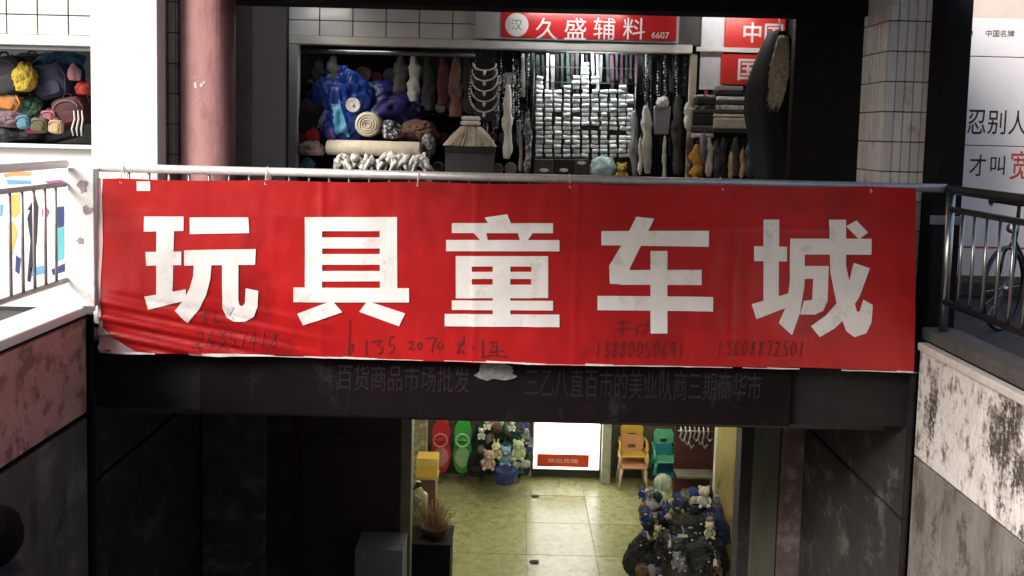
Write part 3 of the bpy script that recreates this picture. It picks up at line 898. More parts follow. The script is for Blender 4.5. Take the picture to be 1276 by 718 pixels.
B(lx0, lx1 + .1, YL + 1.1, YL + 1.2, 0, 3.6).build('back_wall', M('stall_dark', (.03, .035, .04), .8), ls)
B(lx1 + .1, lx1 + .2, YL + .02, YL + 1.2, 0, 3.6).build('side_wall', M('stall_teal', (.20, .24, .26), .7), ls)
B(lx0 + .01, lx1 + .09, YL + .13, YL + 1.09, z_bot - .05, z_bot - .008).build('shelf', dark_brown, ls)
B(lx0, lx1 + .2, YL + .13, YL + 1.2, 3.5, 3.6).build('roof', dark_hall, ls)

def fab(name, col, rough=.75, **k): return M('fabric_' + name, col, rough, var=k.pop('var', .2), bump=k.pop('bump', .25), bscale=60, **k)
BLK = fab('black', (.015, .015, .018)); NAVY = fab('navy', (.02, .03, .09)); YEL = fab('yellow', (.48, .34, .03)); ORG = fab('orange', (.45, .18, .03))
PUR = fab('purple', (.06, .06, .11)); TEA = fab('teal', (.08, .20, .28)); RED = fab('red', (.42, .04, .03)); MAR = fab('maroon', (.06, .01, .013))
PNK = fab('pink', (.33, .10, .13)); GRN = fab('green', (.02, .06, .03)); WHT = fab('white', (.66, .64, .60)); CRM = fab('cream', (.60, .54, .42)); BRN = fab('brown', (.14, .07, .05))
GRY = fab('grey', (.25, .25, .27)); BLU = fab('blue', (.03, .08, .45), .35); SKY = fab('sky', (.12, .42, .62), .4); TAN = fab('tan', (.42, .30, .16))
DGR = fab('charcoal', (.05, .05, .055))

def bag(name, label, cat, px, py, rx, ry, Y, mat, seed, depth=.8, ridge=.16, lump=.18, rest=None, group=None, handle=None, rot=0):
    """soft stuffed bag: lumpy creased body with a gathered neck or a carrying handle"""
    c = at(px, py, Y); m = mpp(Y)
    a, b = rx * m, ry * m
    if rest is not None: c.z = max(c.z, rest + b * .8)
    t = thing(name, label, cat, (c.x, c.y, c.z - b), group)
    MB().ball(c, (a, a * depth, b), seed, lump, 1.5, ridge, 5 if rx > 12 else 4, flat=.82, rot=(0, rot, 0)).build('body', mat, t, True)
    if handle == 'neck':
        MB().lathe([(a*.10, 0), (a*.16, b*.10), (a*.08, b*.2), (a*.28, b*.42)], (c.x, c.y, c.z + b*.88), 'Z', 12).build('gathered_neck', mat, t, True)
    elif handle == 'loop':
        MB().tube([(c.x + math.cos(k/8*math.pi)*a*.45, c.y - a*depth*.2, c.z + b*.8 + math.sin(k/8*math.pi)*b*.45) for k in range(9)], a*.06, 6).build('handle', mat, t, True)
    return t
def backpack(label, px, py, rx, ry, Y, mat, seed, cat='bag'):
    """rucksack-like bag: squarish padded body, front pocket, zips, top handle and a strap"""
    c = at(px, py, Y); m_ = mpp(Y); a, b = rx * m_, ry * m_; d = min(a, b) * .6; r = random.Random(seed)
    tilt = r.uniform(-.35, .35); Rm = Matrix.Rotation(tilt, 3, 'Y')
    t = thing('bag', label, cat, (c.x, c.y, c.z - b))
    def sup(cx, cy, cz, ax, ay, az, e=.55, k=.05):
        bm = bmesh.new(); bmesh.ops.create_icosphere(bm, subdivisions=4, radius=1)
        off = Vector((seed * 2.7, seed * 1.3, 0)); mb = MB(); vs = []
        for v in bm.verts:
            q = v.co.normalized()
            w = Vector([math.copysign(abs(g) ** e, g) for g in q])
            w *= 1 + k * noise.noise(q * 2 + off) * 1.5 + k * 1.2 * (.35 - abs(noise.noise(q * 5 + off)))
            vs.append(c + Rm @ Vector((cx + w.x * ax, cy + w.y * ay, cz + w.z * az)))
        mb.add(vs, [tuple(v.index for v in f.verts) for f in bm.faces]); bm.free(); return mb
    body = sup(0, 0, 0, a * .92, d, b * .92).build('body', mat, t, True)
    sup(0, -d * .95, -b * .35, a * .62, d * .22, b * .40).build('pocket', mat, t, True)
    zp = [c + Rm @ Vector((math.cos(k / 12 * math.pi) * a * .72, -d * 1.0, b * .15 + math.sin(k / 12 * math.pi) * b * .55)) for k in range(13)]
    MB().tube(zp, max(.004, a * .02), 5).build('zip', steel_dark if seed % 2 else GRY, body, True)
    MB().tube([c + Rm @ Vector((math.cos(k / 8 * math.pi) * a * .25, 0, b * .88 + math.sin(k / 8 * math.pi) * b * .28)) for k in range(9)], a * .05, 6).build('handle', mat, t, True)
    MB().tube([c + Rm @ Vector((a * .6, -d * .6, b * .85)), c + Rm @ Vector((a * .98, -d * .9, b * .2)), c + Rm @ Vector((a * .85, -d * .9, -b * .7))], a * .06, 6).build('strap', mat, t, True)
    return t
zs_ = z_bot
left_goods = [
    ('bag', 'black leather bag lying under the header of the white stall', 12, 97, 26, 28, 7.05, BLK, 'loop'),
    ('knit_hat', 'bright yellow hat hanging over the heap in the white stall', 31, 98, 13, 19, 6.98, YEL, None),
    ('bag', 'grey purple rucksack in the middle of the stall heap', 66, 102, 23, 24, 7.15, PUR, 'loop'),
    ('bag', 'teal blue cloth bag at the top of the stall heap', 78, 76, 26, 11, 7.4, TEA, None),
    ('bag', 'navy bag wedged behind the grey purple rucksack', 88, 98, 17, 20, 7.35, NAVY, 'loop'),
    ('bag', 'orange bag at the bottom of the yellow cap', 8, 126, 21, 12, 7.0, ORG, 'loop'),
    ('bag', 'small orange red bag next to the white column', 104, 111, 9, 9, 7.1, RED, None),
    ('bag', 'wide dark red bag low in the stall heap', 88, 140, 22, 20, 7.08, MAR, 'loop'),
    ('bag', 'pink purse on the front of the stall heap', 61, 146, 10, 9, 6.99, PNK, 'loop'),
    ('bag', 'dark green bag under the yellow cap', 38, 140, 17, 18, 7.08, GRN, 'neck'),
    ('bag', 'small maroon pouch at the foot of the stall heap', 43, 160, 12, 8, 6.99, fab('wine', (.25, .03, .07)), None),
    ('bag', 'mauve pouch under the orange bag', 15, 150, 20, 11, 7.0, fab('mauve', (.16, .10, .12)), 'neck'),
    ('bag', 'broad black bag along the stall sill', 20, 167, 34, 13, 7.1, BLK, None),
    ('bag', 'charcoal bag along the stall sill beside the pouch', 78, 163, 28, 13, 7.12, DGR, 'loop'),
    ('bag', 'small pink flowered bag near the teal cloth', 93, 92, 7, 10, 7.05, fab('rose', (.45, .22, .25)), None),
]
for i, (nm, lab, px, py, rx, ry, Y, mt, hd) in enumerate(left_goods):
    if hd == 'loop': backpack(lab, px, py, rx, ry, Y + .12, mt, i + 1)
    else: bag(nm, lab, 'hat' if nm == 'knit_hat' else 'bag', px, py, rx, ry, Y + .12, mt, i + 1, handle=hd, ridge=.2)
more_left = [('black rolled bag high behind the yellow hat', 40, 78, 22, 12, BLK), ('navy holdall behind the teal cloth bag', 62, 84, 26, 14, NAVY), ('dark brown bag low behind the mauve pouch', 8, 158, 24, 16, BRN),
             ('black shoulder bag between rucksack and green bag', 52, 124, 20, 18, BLK), ('dark plum bag behind the wide dark red bag', 104, 132, 16, 24, fab('plum_bag', (.05, .02, .035))), ('olive pouch between green bag and pink purse', 50, 156, 11, 10, fab('olive_dark', (.08, .08, .03))),
             ('small sand coloured pouch under the pink purse', 70, 158, 9, 9, TAN), ('small grey blue pouch beside the charcoal bag', 30, 152, 9, 9, TEA)]
for i, (lab, px, py, rx, ry, mt) in enumerate(more_left):
    backpack(lab, px, py, rx, ry, 7.45 if rx > 12 else 7.02, mt, 130 + i)
for i in range(3):
    c = at(95 + i * 5.0, 138, 7.0)
    tag(MB().tube([(c.x, 6.96, c.z), (c.x + .01, 6.955, c.z - .07), (c.x - .012 + .006*i, 6.95, c.z - .15), (c.x, 6.95, c.z - .21)], [.004, .007, .007, .004], 7).build('drawstring', WHT, None, True),
        'white drawstring hanging over the dark red bag', 'string', 'white drawstrings by the white column')

# printed advertising board behind the white railing
YA = 6.30
p = rect(-70, 209, 108, 380, YA)
ab = thing('advert_board', 'white advertising board printed with toys behind the white railing', 'board', ((p[0] + p[1]) / 2, YA, 0))
B(p[0], p[1], YA, YA + .03, .04, p[3]).build('panel', M('advert_white', (.80, .79, .78), .5, var=.03), ab, bevel=.004)
for q in (p[0] + .2, p[1] - .2): B(q - .02, q + .02, YA + .031, YA + .08, 0, p[3] - .1).build('stand', steel_dark, ab)
def advert(poly, mat, name='print'):
    pts = [at(a, b, YA) for a, b in poly]
    tri = tessellate_polygon([[Vector((v.x, v.z, 0)) for v in pts]])
    MB().add([(v.x, YA - .002, v.z) for v in pts], [tuple(t) for t in tri]).build(name, mat, ab)
A_Y = M('print_yellow', (.70, .48, .14), .5); A_B = M('print_blue', (.15, .38, .62), .5); A_K = M('print_black', (.03, .03, .06), .5); A_P = M('print_purple', (.40, .10, .25), .5); A_T = M('print_teal', (.12, .48, .52), .5); A_N = M('print_navy', (.04, .06, .2), .5)
for poly, mt in [([(10,244),(26,240),(27,262),(18,272),(11,266)], A_Y), ([(16,274),(22,290),(14,322),(10,300)], A_Y),
                 ([(44,244),(48,258),(46,300),(38,352),(34,350),(38,300),(34,272)], A_K), ([(34,262),(44,244),(40,262)], A_K), ([(20,318),(26,322),(24,342),(19,338)], A_N),
                 ([(52,262),(58,258),(62,264),(58,272),(53,270)], A_P), ([(71,258),(80,257),(80,282),(72,284)], A_N), ([(72,284),(80,283),(80,322),(71,326)], A_T),
                 ([(38,334),(58,330),(58,340),(40,344)], A_B), ([(64,336),(81,328),(81,338),(66,343)], A_N), ([(0,256),(4,254),(3,268),(0,270)], A_B),
                 ([(4,217),(20,213),(40,215),(38,219),(18,219),(6,221)], M('print_orange', (.7, .35, .15), .5)), ([(8,224),(38,225),(40,229),(10,230)], A_B), ([(56,226),(76,224),(82,227),(60,230)], A_P)]:
    advert(poly, mt)

# ------------------------------------------------------------------ right hoarding
YH = 7.6
hb = rect(1180, 22, 1560, 346, YH)
ho = thing('hoarding', 'tall white printed hoarding with black slogan beyond the dark railing', 'hoarding', ((hb[0] + hb[1]) / 2, YH, 0))
hm = M('hoarding_white', (.78, .76, .77), .45, var=.05, scale=1.5)
HT = [at(1240, y_, YH).z for y_ in (22, 71, 182, 309, 345)]
for a, b_ in zip(HT, HT[1:]):
    B(hb[0], hb[1], YH, YH + .04, b_ + .004, a - .004).build('panel', hm, ho, bevel=.003)
B(hb[0], hb[1], YH + .012, YH + .05, HT[-1], HT[0]).build('backing', M('seam_grey', (.18, .17, .17), .7), ho)
B(hb[0], hb[1], YH - .003, YH + .011, HT[3] - .006, HT[3] + .010).build('red_stripe', M('stripe_red', (.45, .05, .08), .5), ho)
for xx in (hb[0] + .1, hb[0] + 1.3, hb[1] - .1): B(xx - .03, xx + .03, YH + .051, YH + .11, 0, HT[0]).build('support', steel_dark, ho)
def hchar(s_, px, py, h, mat, w=None):
    c = at(px, py, YH); text(s_, 'character', mat, ho, c.x, YH - .002, c.z, h * mpp(YH), w or (None if h < 10 else h * .76 * mpp(YH)), bold=.004)
lx = 1193
for s_, px in (('容', 1193), ('忍', 1217), ('别', 1242), ('人', 1268), ('，', 1290), ('才', 1310)): 
    if s_ not in '，才': hchar(s_, px, 152 + (px - 1217) * .02, 30, ink)
hchar('才', 1218, 206, 27, ink); hchar('叫', 1243, 206, 24, ink)
hred = M('char_red', (.55, .05, .05), .5)
hchar('宽', 1272, 206, 36, hred); hchar('容', 1308, 208, 36, hred)
for s_, px in (('牌', 1208), ('中国名牌', 1246)): hchar(s_, px, 42, 8.5, ink)
# wall the hoarding stands before, low kerb at its foot
bb = rect(1150, -200, 1700, 20, YH + .5)
struct_wall = thing('back_wall', 'pale plaster wall above and behind the white hoarding', 'wall', ((bb[0] + bb[1]) / 2, YH + .5, 0))
B(bb[0] - .2, bb[1], YH + .4, YH + .55, .12, 5).build('plaster', M('pale_wall', (.66, .56, .50), .7, var=.06), struct_wall)
B(bb[0] - .2, bb[1], YH + .38, YH + .56, 0, .119).build('plinth', concrete, struct_wall, bevel=.006)

# bicycle parked behind the dark railing
def bicycle(label, hx, hy, ang):
    t = thing('bicycle', label, 'bicycle', (hx, hy, 0))
    mk_ = M('bike_black', (.012, .012, .014), .3, var=.2)
    R_ = .32
    def W(u, v, w=0): # u along the bike, v up, w sideways
        return Vector((hx + u * math.cos(ang) - w * math.sin(ang), hy + u * math.sin(ang) + w * math.cos(ang), v))
    for u0 in (0, 1.02):
        ring = [W(u0 + R_ * math.cos(k / 32 * 2 * math.pi), R_ + .012 + R_ * math.sin(k / 32 * 2 * math.pi)) for k in range(33)]
        wl = MB().tube(ring, .017, 8, False).build('wheel', mk_, t, True)
        mb = MB()
        for k in range(18):
            a = k / 18 * 2 * math.pi
            mb.tube([W(u0, R_ + .012), W(u0 + (R_-.02) * math.cos(a), R_ + .012 + (R_-.02) * math.sin(a))], .0016, 4)
        mb.build('spokes', steel, wl)
        MB().tube([W(u0, R_ + .012, -.05), W(u0, R_ + .012, .05)], .022, 10).build('hub', steel, wl, True)
    mb = MB()
    hd, hd2 = W(.16, .86), W(.12, .70); bbk = W(.56, .30); st = W(.70, .82); ax = W(1.02, R_ + .012)
    mb.tube([hd2, bbk], .018); mb.tube([hd, W(.66, .74)], .016); mb.tube([bbk, st], .016); mb.tube([bbk, ax], .010); mb.tube([W(.67, .72), ax], .009); mb.tube([hd, hd2], .022)
    mb.build('frame', mk_, t, True)
    MB().tube([hd2, W(.07, .60, .045), W(0, R_ + .012, .05)], .011).tube([hd2, W(.07, .60, -.045), W(0, R_ + .012, -.05)], .011).build('fork', mk_, t, True)
    MB().tube([hd, W(.17, .97)], .014).build('stem', mk_, t, True)
    MB().tube([W(.34, .96, -.29), W(.26, .985, -.26), W(.16, .99, -.14), W(.14, .98, 0), W(.16, .99, .14), W(.26, .985, .26), W(.34, .96, .29)], .013).build('handlebar', mk_, t, True)
    for s_ in (-1, 1): MB().tube([W(.36, .955, .30 * s_), W(.26, .985, .26 * s_)], .019).build('grip', mk_, t, True)
    MB().ball(W(.76, .90), (.13, .08, .04), 3, .05, 1, 0, 3).build('saddle', mk_, t, True)
    MB().tube([st, W(.72, .88)], .013).build('seat_post', steel, t, True)
    MB().lathe([(.02, .02), (.04, 0), (.042, -.03), (.0, -.035)], W(.06, .80), 'Y', 14).build('headlamp', steel, t, True)
    mb = MB()
    for s_ in (-1, 1):
        mb.tube([W(.56, .30, 0), W(.56 + .12 * s_, .30 - .10 * s_, .09 * s_)], .009)
        mb.tube([W(.56 + .12 * s_ , .30 - .10 * s_, .09 * s_), W(.56 + .12 * s_, .30 - .10 * s_, .17 * s_)], .016)
    mb.build('pedals', mk_, t, True)
    MB().tube([W(.90, .30, .06), W(.98, .005, .16)], .008).build('kickstand', steel, t, True)
hbp = at(1262, 330, 6.4)
bicycle('black bicycle parked behind the dark railing before the hoarding', hbp.x, 6.5, rad(35))

# ------------------------------------------------------------------ goods in the accessory shop
def roll(name, label, cat, x0, x1, y, z, r, mat, axis='X', turns=5):
    """rolled cloth: spiral sheet with a visible coiled end"""
    t = thing(name, label, cat, ((x0 + x1) / 2 if axis == 'X' else x0, y, z - r))
    if axis == 'X':
        MB().lathe([(r * .2, x0 + .004), (r * .93, x0), (r, x0 + .012), (r * 1.02, (x0 * 2 + x1) / 3), (r, x1 - .012), (r * .93, x1), (r * .2, x1 - .004)], (0, y, z), 'X', 28).build('cloth', mat, t, True)
        for e, s_ in ((x0, -1), (x1, 1)):
            sp = [(e + s_ * .002, y + math.cos(a) * r * (.12 + .8 * a / (turns * 6.283)), z + math.sin(a) * r * (.12 + .8 * a / (turns * 6.283))) for a in [k * .3 for k in range(int(turns * 6.283 / .3))]]
            MB().tube(sp, r * .045, 5).build('coil', mat, t, True)
    else:
        L = x1
        MB().lathe([(r * .2, .004), (r * .93, 0), (r, .012), (r * 1.02, L / 2), (r * .95, L)], (x0, y, z), 'Y', 28).build('cloth', mat, t, True)
        sp = [(x0 + math.cos(a) * r * (.12 + .8 * a / (turns * 6.283)), y - .002, z + math.sin(a) * r * (.12 + .8 * a / (turns * 6.283))) for a in [k * .3 for k in range(int(turns * 6.283 / .3))]]
        MB().tube(sp, r * .045, 5).build('coil', mat, t, True)
    return t
bag('bag', 'black stuffed bag at the end of the shop counter', 'bag', 383, 152, 22, 28, 8.15, BLK, 21, handle='neck')
bl_ = M('sack_blue', (.02, .07, .42), .2, var=.25, scale=3, bump=.35, bscale=22)
bs = bag('sack', 'bright blue plastic sack with pale blue print', 'sack', 424, 140, 33, 44, 8.25, bl_, 22, ridge=.32, handle='neck', rot=.1)
cb = at(424, 140, 8.25); ab_ = 33 * mpp(8.25); bb_ = 44 * mpp(8.25)
for kf, mt in ((lambda d: d.y < -.1 and abs(d.x - .15 + .4 * (d.z + .2)) < .20 and -.55 < d.z < .25, SKY), (lambda d: d.y < -.1 and abs(d.x + .38 - .25 * d.z) < .10 and -.7 < d.z < .05, fab('print_lilac', (.35, .38, .7))), (lambda d: d.y < -.1 and (d.x + .1) ** 2 + (d.z + .55) ** 2 < .035, fab('print_violet', (.2, .12, .5)))):
    MB().ball(cb, (ab_ * 1.012, ab_ * .8 * 1.012, bb_ * 1.012), 22, .18, 1.5, .32, 5, flat=.82, rot=(0, .1, 0), keep=kf).build('print', mt, bs, True)
bag('sack', 'navy plastic sack bulging behind the blue sack', 'sack', 478, 138, 44, 33, 8.5, M('sack_navy', (.022, .022, .13), .4, var=.3, bump=.2), 23, ridge=.2)
bag('sack', 'pale grey sack peeping over the blue sack', 'sack', 410, 108, 24, 14, 8.55, GRY, 24)
bag('bag', 'small red bag in front of the black stuffed bag', 'bag', 389, 172, 9, 12, 8.05, fab('scarlet', (.5, .03, .025)), 25, handle='loop')
bag('bag', 'dark pink pouch beside the small red bag', 'bag', 374, 170, 8, 10, 8.07, fab('darkpink', (.22, .03, .08)), 26)
bag('bag', 'black and white dotted pouch beside the cream cloth roll end', 'bag', 487, 163, 11, 12, 8.05, M('dotted', (.03, .03, .035), .7, dirt=(.7, .7, .7), dirt_amt=.45, dscale=28), 27)
bag('bag', 'reddish brown bundle behind the long cream roll', 'bundle', 522, 165, 20, 13, 8.3, BRN, 28, ridge=.3)
bag('bag', 'small bright blue pouch low by the banner rail', 'bag', 383, 206, 9, 8, 8.05, SKY, 29)
bag('bag', 'pale pink cloth bundle at the end of the long cream roll', 'bundle', 388, 186, 15, 9, 8.02, fab('palepink', (.62, .46, .45)), 30, ridge=.3)
c = at(440, 131, 8.02)
pl = thing('plate_lid', 'round white lid leaning on the blue sack', 'lid', (c.x, c.y, c.z - .07))
MB().lathe([(.02, .012), (.060, .010), (.070, 0), (.066, -.010), (.058, -.006), (.02, -.004)], c, 'Y', 28).build('disc', WHT, pl, True)
MB().lathe([(.012, -.018), (.016, -.008), (.012, -.004)], c, 'Y', 12).build('knob', WHT, pl, True)
c = at(458, 155, 8.0)
ro = roll('cloth_roll', 'cream cloth roll seen end on beside the white lid', 'cloth roll', c.x, .35, 7.98, c.z, .118, CRM, 'Y', 4)
c0, c1 = at(408, 186, 8.02), at(524, 184, 8.02)
roll('cloth_roll', 'long cream cloth roll lying across the counter', 'cloth roll', c0.x, c1.x, 8.02, (c0.z + c1.z) / 2, .072, CRM)
def rag(label, px, py, w, h, Y, seed, mat):
    c = at(px, py, Y); m = mpp(Y)
    t = thing('cloth_bundle', label, 'cloth', (c.x, Y, c.z - h * m / 2))
    r = random.Random(seed)
    for i in range(11):
        a0 = r.uniform(-.5, .5) * w * m; pts = []
        for k in range(9):
            u = k / 8
            pts.append((c.x + a0 + (u - .5) * w * m * r.uniform(.25, .5), Y - .05 + r.uniform(-.05, .05), c.z - h * m * .42 + math.sin(u * math.pi) * h * m * r.uniform(.55, .95)))
        MB().tube(pts, [h * m * q for q in (.08, .13, .16, .18, .18, .17, .15, .12, .07)], 8).build('fold', mat, t, True)
rag('crumpled white cloth under the long cream roll below the blue sack', 447, 205, 44, 22, 8.0, 1, WHT)
rag('crumpled white cloth in loose loops under the free end of the cream roll', 503, 204, 56, 22, 8.0, 2, WHT)
bag('bag', 'speckled grey pouch at the free end of the long cream roll', 'bag', 533, 183, 8, 16, 8.1, M('speckle', (.08, .08, .08), .8, dirt=(.6, .6, .58), dirt_amt=.5, dscale=30), 31)

# strings of white beads hung in loops
for i in range(5):
    top = at(604, 80 + i * 8, 8.1); m = mpp(8.1)
    w = (14 + i * 1.2) * m; d = (16 + i * 10) * m * .9
    t = thing('bead_necklace', 'looped white bead necklace hung from the shop header', 'necklace', (top.x, 8.08 + i * .006, top.z - d), 'bead necklaces on the display stand')
    mb = MB()
    for k in range(25):
        a = k / 24 * math.pi
        p_ = Vector((top.x - math.cos(a) * w, 8.08 - i * .008, top.z - math.sin(a) ** .8 * d * .55))
        mb.ball(p_, (.010, .010, .010), 0, 0, 1, 0, 1)
    b_ = mb.build('beads', WHT, t, True); b_['kind'] = 'stuff'
    MB().ball((top.x, 8.07 - i * .008, top.z - d * .55 - .025), (.016, .012, .024), i, .1, 2, 0, 2).build('pendant', WHT, t, True)
c = at(604, 108, 8.14)
st_ = thing('necklace_stand', 'slim dark necklace stand under the shop header', 'stand', (c.x, 8.16, ctz))
B(c.x - .09, c.x + .09, 8.13, 8.15, at(604, 152, 8.14).z, at(604, 72, 8.14).z).build('backboard', BLK, st_, bevel=.01)
MB().tube([(c.x, 8.17, ctz), (c.x, 8.17, at(604, 80, 8.14).z)], .012).build('pole', steel_dark, st_, True)
MB().lathe([(.10, 0), (.10, .015), (.02, .02)], (c.x, 8.17, ctz), 'Z', 20).build('foot', steel_dark, st_, True)
# straw fringe with folded cloth on top, on a dark box
c = at(586, 182, 8.05); m = mpp(8.05)
bx_ = rect(556, 184, 616, 219, 8.1)
t = thing('storage_box', 'dark box under the straw fringe', 'box', ((bx_[0] + bx_[1]) / 2, 8.15, ctz))
B(bx_[0], bx_[1], 7.98, 8.35, ctz, bx_[3]).build('carton', DGR, t, bevel=.006)
B(bx_[0] - .006, bx_[1] + .006, 7.974, 8.356, bx_[3] - .05, bx_[3] + .004).build('lid', BLK, t, bevel=.004)
fz0 = bx_[3] + .006; fz1 = at(586, 158, 8.05).z
t = thing('straw_fringe', 'pale straw fringe spread over the dark box', 'fringe', (c.x, 8.12, fz0))
fr_ = random.Random(5)
mb = MB()
for k in range(260):
    a = fr_.uniform(-math.pi, math.pi); r0, r1 = fr_.uniform(.03, .10), fr_.uniform(.20, .27)
    mb.tube([(c.x + math.cos(a) * r0, 8.14 + math.sin(a) * r0 * .7, fz1), (c.x + math.cos(a) * (r0 + r1) / 2 * .95, 8.14 + math.sin(a) * (r0 + r1) * .32, (fz0 + fz1) / 2 + .03), (c.x + math.cos(a) * r1, 8.14 + math.sin(a) * r1 * .7, fz0 + .008)], .005, 4)
q = mb.build('strands', fab('straw', (.55, .48, .38)), t); q['kind'] = 'stuff'
MB().lathe([(.11, fz0), (.19, fz0 + .02), (.09, fz1), (.05, fz1 + .01)], (c.x, 8.14, 0), 'Z', 24, 1, .7).build('core', fab('straw_core', (.38, .33, .26)), t, True)
t = thing('folded_cloth', 'two folded white cloths on top of the straw fringe', 'cloth', (c.x, 8.12, fz1 + .012))
for k in range(2):
    B(c.x - .10 + .01 * k, c.x + .09, 8.05, 8.2, fz1 + .013 + k * .045, fz1 + .055 + k * .045).build('fold', WHT, t, bevel=.018)

def hanging(name, label, cat, px, y0, y1, wpx, Y, mat, seed, group=None, taper=1.0, hook=True):
    """long soft thing hanging from above: creased tapering tube with a hook loop"""
    r = random.Random(seed); a, b_ = at(px, y0, Y), at(px + r.uniform(-1, 1), y1, Y); m = mpp(Y); n = 9
    t = thing(name, label, cat, (b_.x, Y, b_.z), group)
    pts, rs = [], []
    for k in range(n):
        u = k / (n - 1)
        pts.append(a.lerp(b_, u) + Vector((math.sin(u * 9 + seed) * .004, math.cos(u * 7 + seed) * .006, 0)))
        rs.append(wpx * m / 2 * (.45 + .55 * min(1, u * 4)) * (1 + (taper - 1) * u) * (1 + .15 * math.sin(u * 14 + seed)))
    rs[-1] *= .6
    mbh = MB().tube([pts[0].lerp(pts[0], 0)] and [Vector(pts[min(int(k / 4), n - 2)]).lerp(pts[min(int(k / 4), n - 2) + 1], (k / 4) - min(int(k / 4), n - 2)) for k in range((n - 1) * 4 + 1)],
                    [rs[min(int(k / 4), n - 2)] * (1 - ((k / 4) - min(int(k / 4), n - 2))) + rs[min(int(k / 4), n - 2) + 1] * ((k / 4) - min(int(k / 4), n - 2)) for k in range((n - 1) * 4 + 1)], 16)
    W_ = wpx * m / 2
    for v in mbh.v:
        d_ = Vector((v.x - b_.x, (v.y - Y), 0))
        k_ = 1 + .55 * (noise.noise(Vector((d_.x / W_ * 1.3, d_.y / W_ * 1.3, v.z * 9 + seed * 3.7)))) + .5 * (.3 - abs(noise.noise(Vector((d_.x / W_ * 2.4, d_.y / W_ * 2.4, v.z * 5 + seed)))))
        v.x = b_.x + d_.x * k_; v.y = Y + d_.y * k_ * .6
    mbh.build('body', mat, t, True)
    if hook: MB().tube([a + Vector((0, 0, -.005)), a + Vector((.008, 0, .02)), a + Vector((0, 0, .04)), a + Vector((-.008, 0, .02)), a + Vector((0, 0, -.005))], .003, 5).build('loop', mat, t, True)
    return t
for args in [('tassel', 'thick white tassel cord hanging beside the bead necklaces', 'tassel', 633, 106, 198, 10, 8.05, WHT, 1),
             ('tassel', 'thin grey cord hanging beside the thick white tassel', 'tassel', 648, 150, 214, 4, 8.0, GRY, 2),
             ('tassel', 'speckled grey cord hanging at the edge of the white ribbon rolls', 'tassel', 658, 140, 218, 8, 8.02, MATS['speckle'], 3),
             ('tassel', 'black beaded cord behind the thick white tassel', 'tassel', 618, 84, 160, 9, 8.2, MATS['dotted'], 4),
             ('scarf', 'white lumpy scarf hanging between ribbon rolls and mauve handbag', 'scarf', 806, 132, 216, 11, 8.0, fab('offwhite', (.5, .48, .46)), 5),
             ('scarf', 'grey scarf hanging at the edge of the ribbon rolls', 'scarf', 790, 138, 220, 9, 8.05, GRY, 6),
             ('umbrella', 'slim white folded umbrella hanging next to the grey bag', 'umbrella', 828, 170, 221, 5, 8.0, WHT, 7),
             ('scarf', 'black scarf hanging beside the tan door post', 'scarf', 845, 120, 218, 11, 8.1, DGR, 8),
             ('scarf', 'thin white strip hanging between scarf and ribbon rolls', 'scarf', 798, 172, 218, 4, 7.98, WHT, 9),
             ('tassel', 'white tassel hanging on the tan door post', 'tassel', 858, 128, 162, 9, 7.9, WHT, 10)]:
    hanging(*args)
bsr = random.Random(31)
for i in range(58):
    px = bsr.uniform(588, 664) if i < 34 else bsr.uniform(792, 866)
    y0_ = 66 + bsr.uniform(0, 30); y1_ = min(214, y0_ + bsr.uniform(35, 110)); Y_ = bsr.uniform(8.16, 8.5)
    a, b_ = at(px, y0_, Y_), at(px + bsr.uniform(-2, 2), y1_, Y_)
    tone = bsr.choice(['black', 'black', 'silver', 'white', 'grey'])
    mt = {'black': BLK, 'silver': steel, 'white': WHT, 'grey': GRY}[tone]
    t = thing('bead_strand', '%s bead strand hanging %s' % (tone, 'around the bead necklaces' if i < 34 else 'between ribbon rolls and tan door post'), 'bead strand', (b_.x, Y_, b_.z), '%s bead strands %s' % (tone, 'around the necklaces' if i < 34 else 'by the tan door post'))
    mb = MB(); nb = int((a.z - b_.z) / .028)
    for k in range(nb):
        if bsr.random() < .8:
            r_ = bsr.uniform(.005, .012)
            mb.ball(a.lerp(b_, (k + .5) / nb) + Vector((bsr.uniform(-.004, .004), -.004, 0)), (r_, r_, r_ * bsr.uniform(.8, 1.8)), k, .1, 2, 0, 1)
    o = mb.build('beads', mt, t, True); o['kind'] = 'stuff'
    MB().tube([a + Vector((0, 0, .06)), a, a.lerp(b_, .5) + Vector((.004, 0, 0)), b_], .0022, 5).build('cord', DGR, t)
# grey handbag on a stand
c = at(824, 148, 8.02); m = mpp(8.02)
t = thing('handbag', 'mauve grey handbag with stiff handle hung beside the umbrella', 'bag', (c.x, 8.02, c.z - .16))
MB().prism([(c.x - .075, c.z + .12), (c.x + .085, c.z + .12), (c.x + .07, c.z - .15), (c.x - .06, c.z - .15)], 7.99, 8.05).build('body', fab('mauvegrey', (.25, .22, .26)), t, bevel=.012)
MB().tube([(c.x - .04, 8.02, c.z + .12), (c.x - .03, 8.02, c.z + .17), (c.x + .03, 8.02, c.z + .17), (c.x + .04, 8.02, c.z + .12)], .009, 6).build('handle', fab('mauvegrey', (.25, .22, .26)), t, True)
bag('knit_hat', 'round white cap above the mauve grey handbag', 'cap', 826, 128, 7, 7, 8.0, WHT, 33)

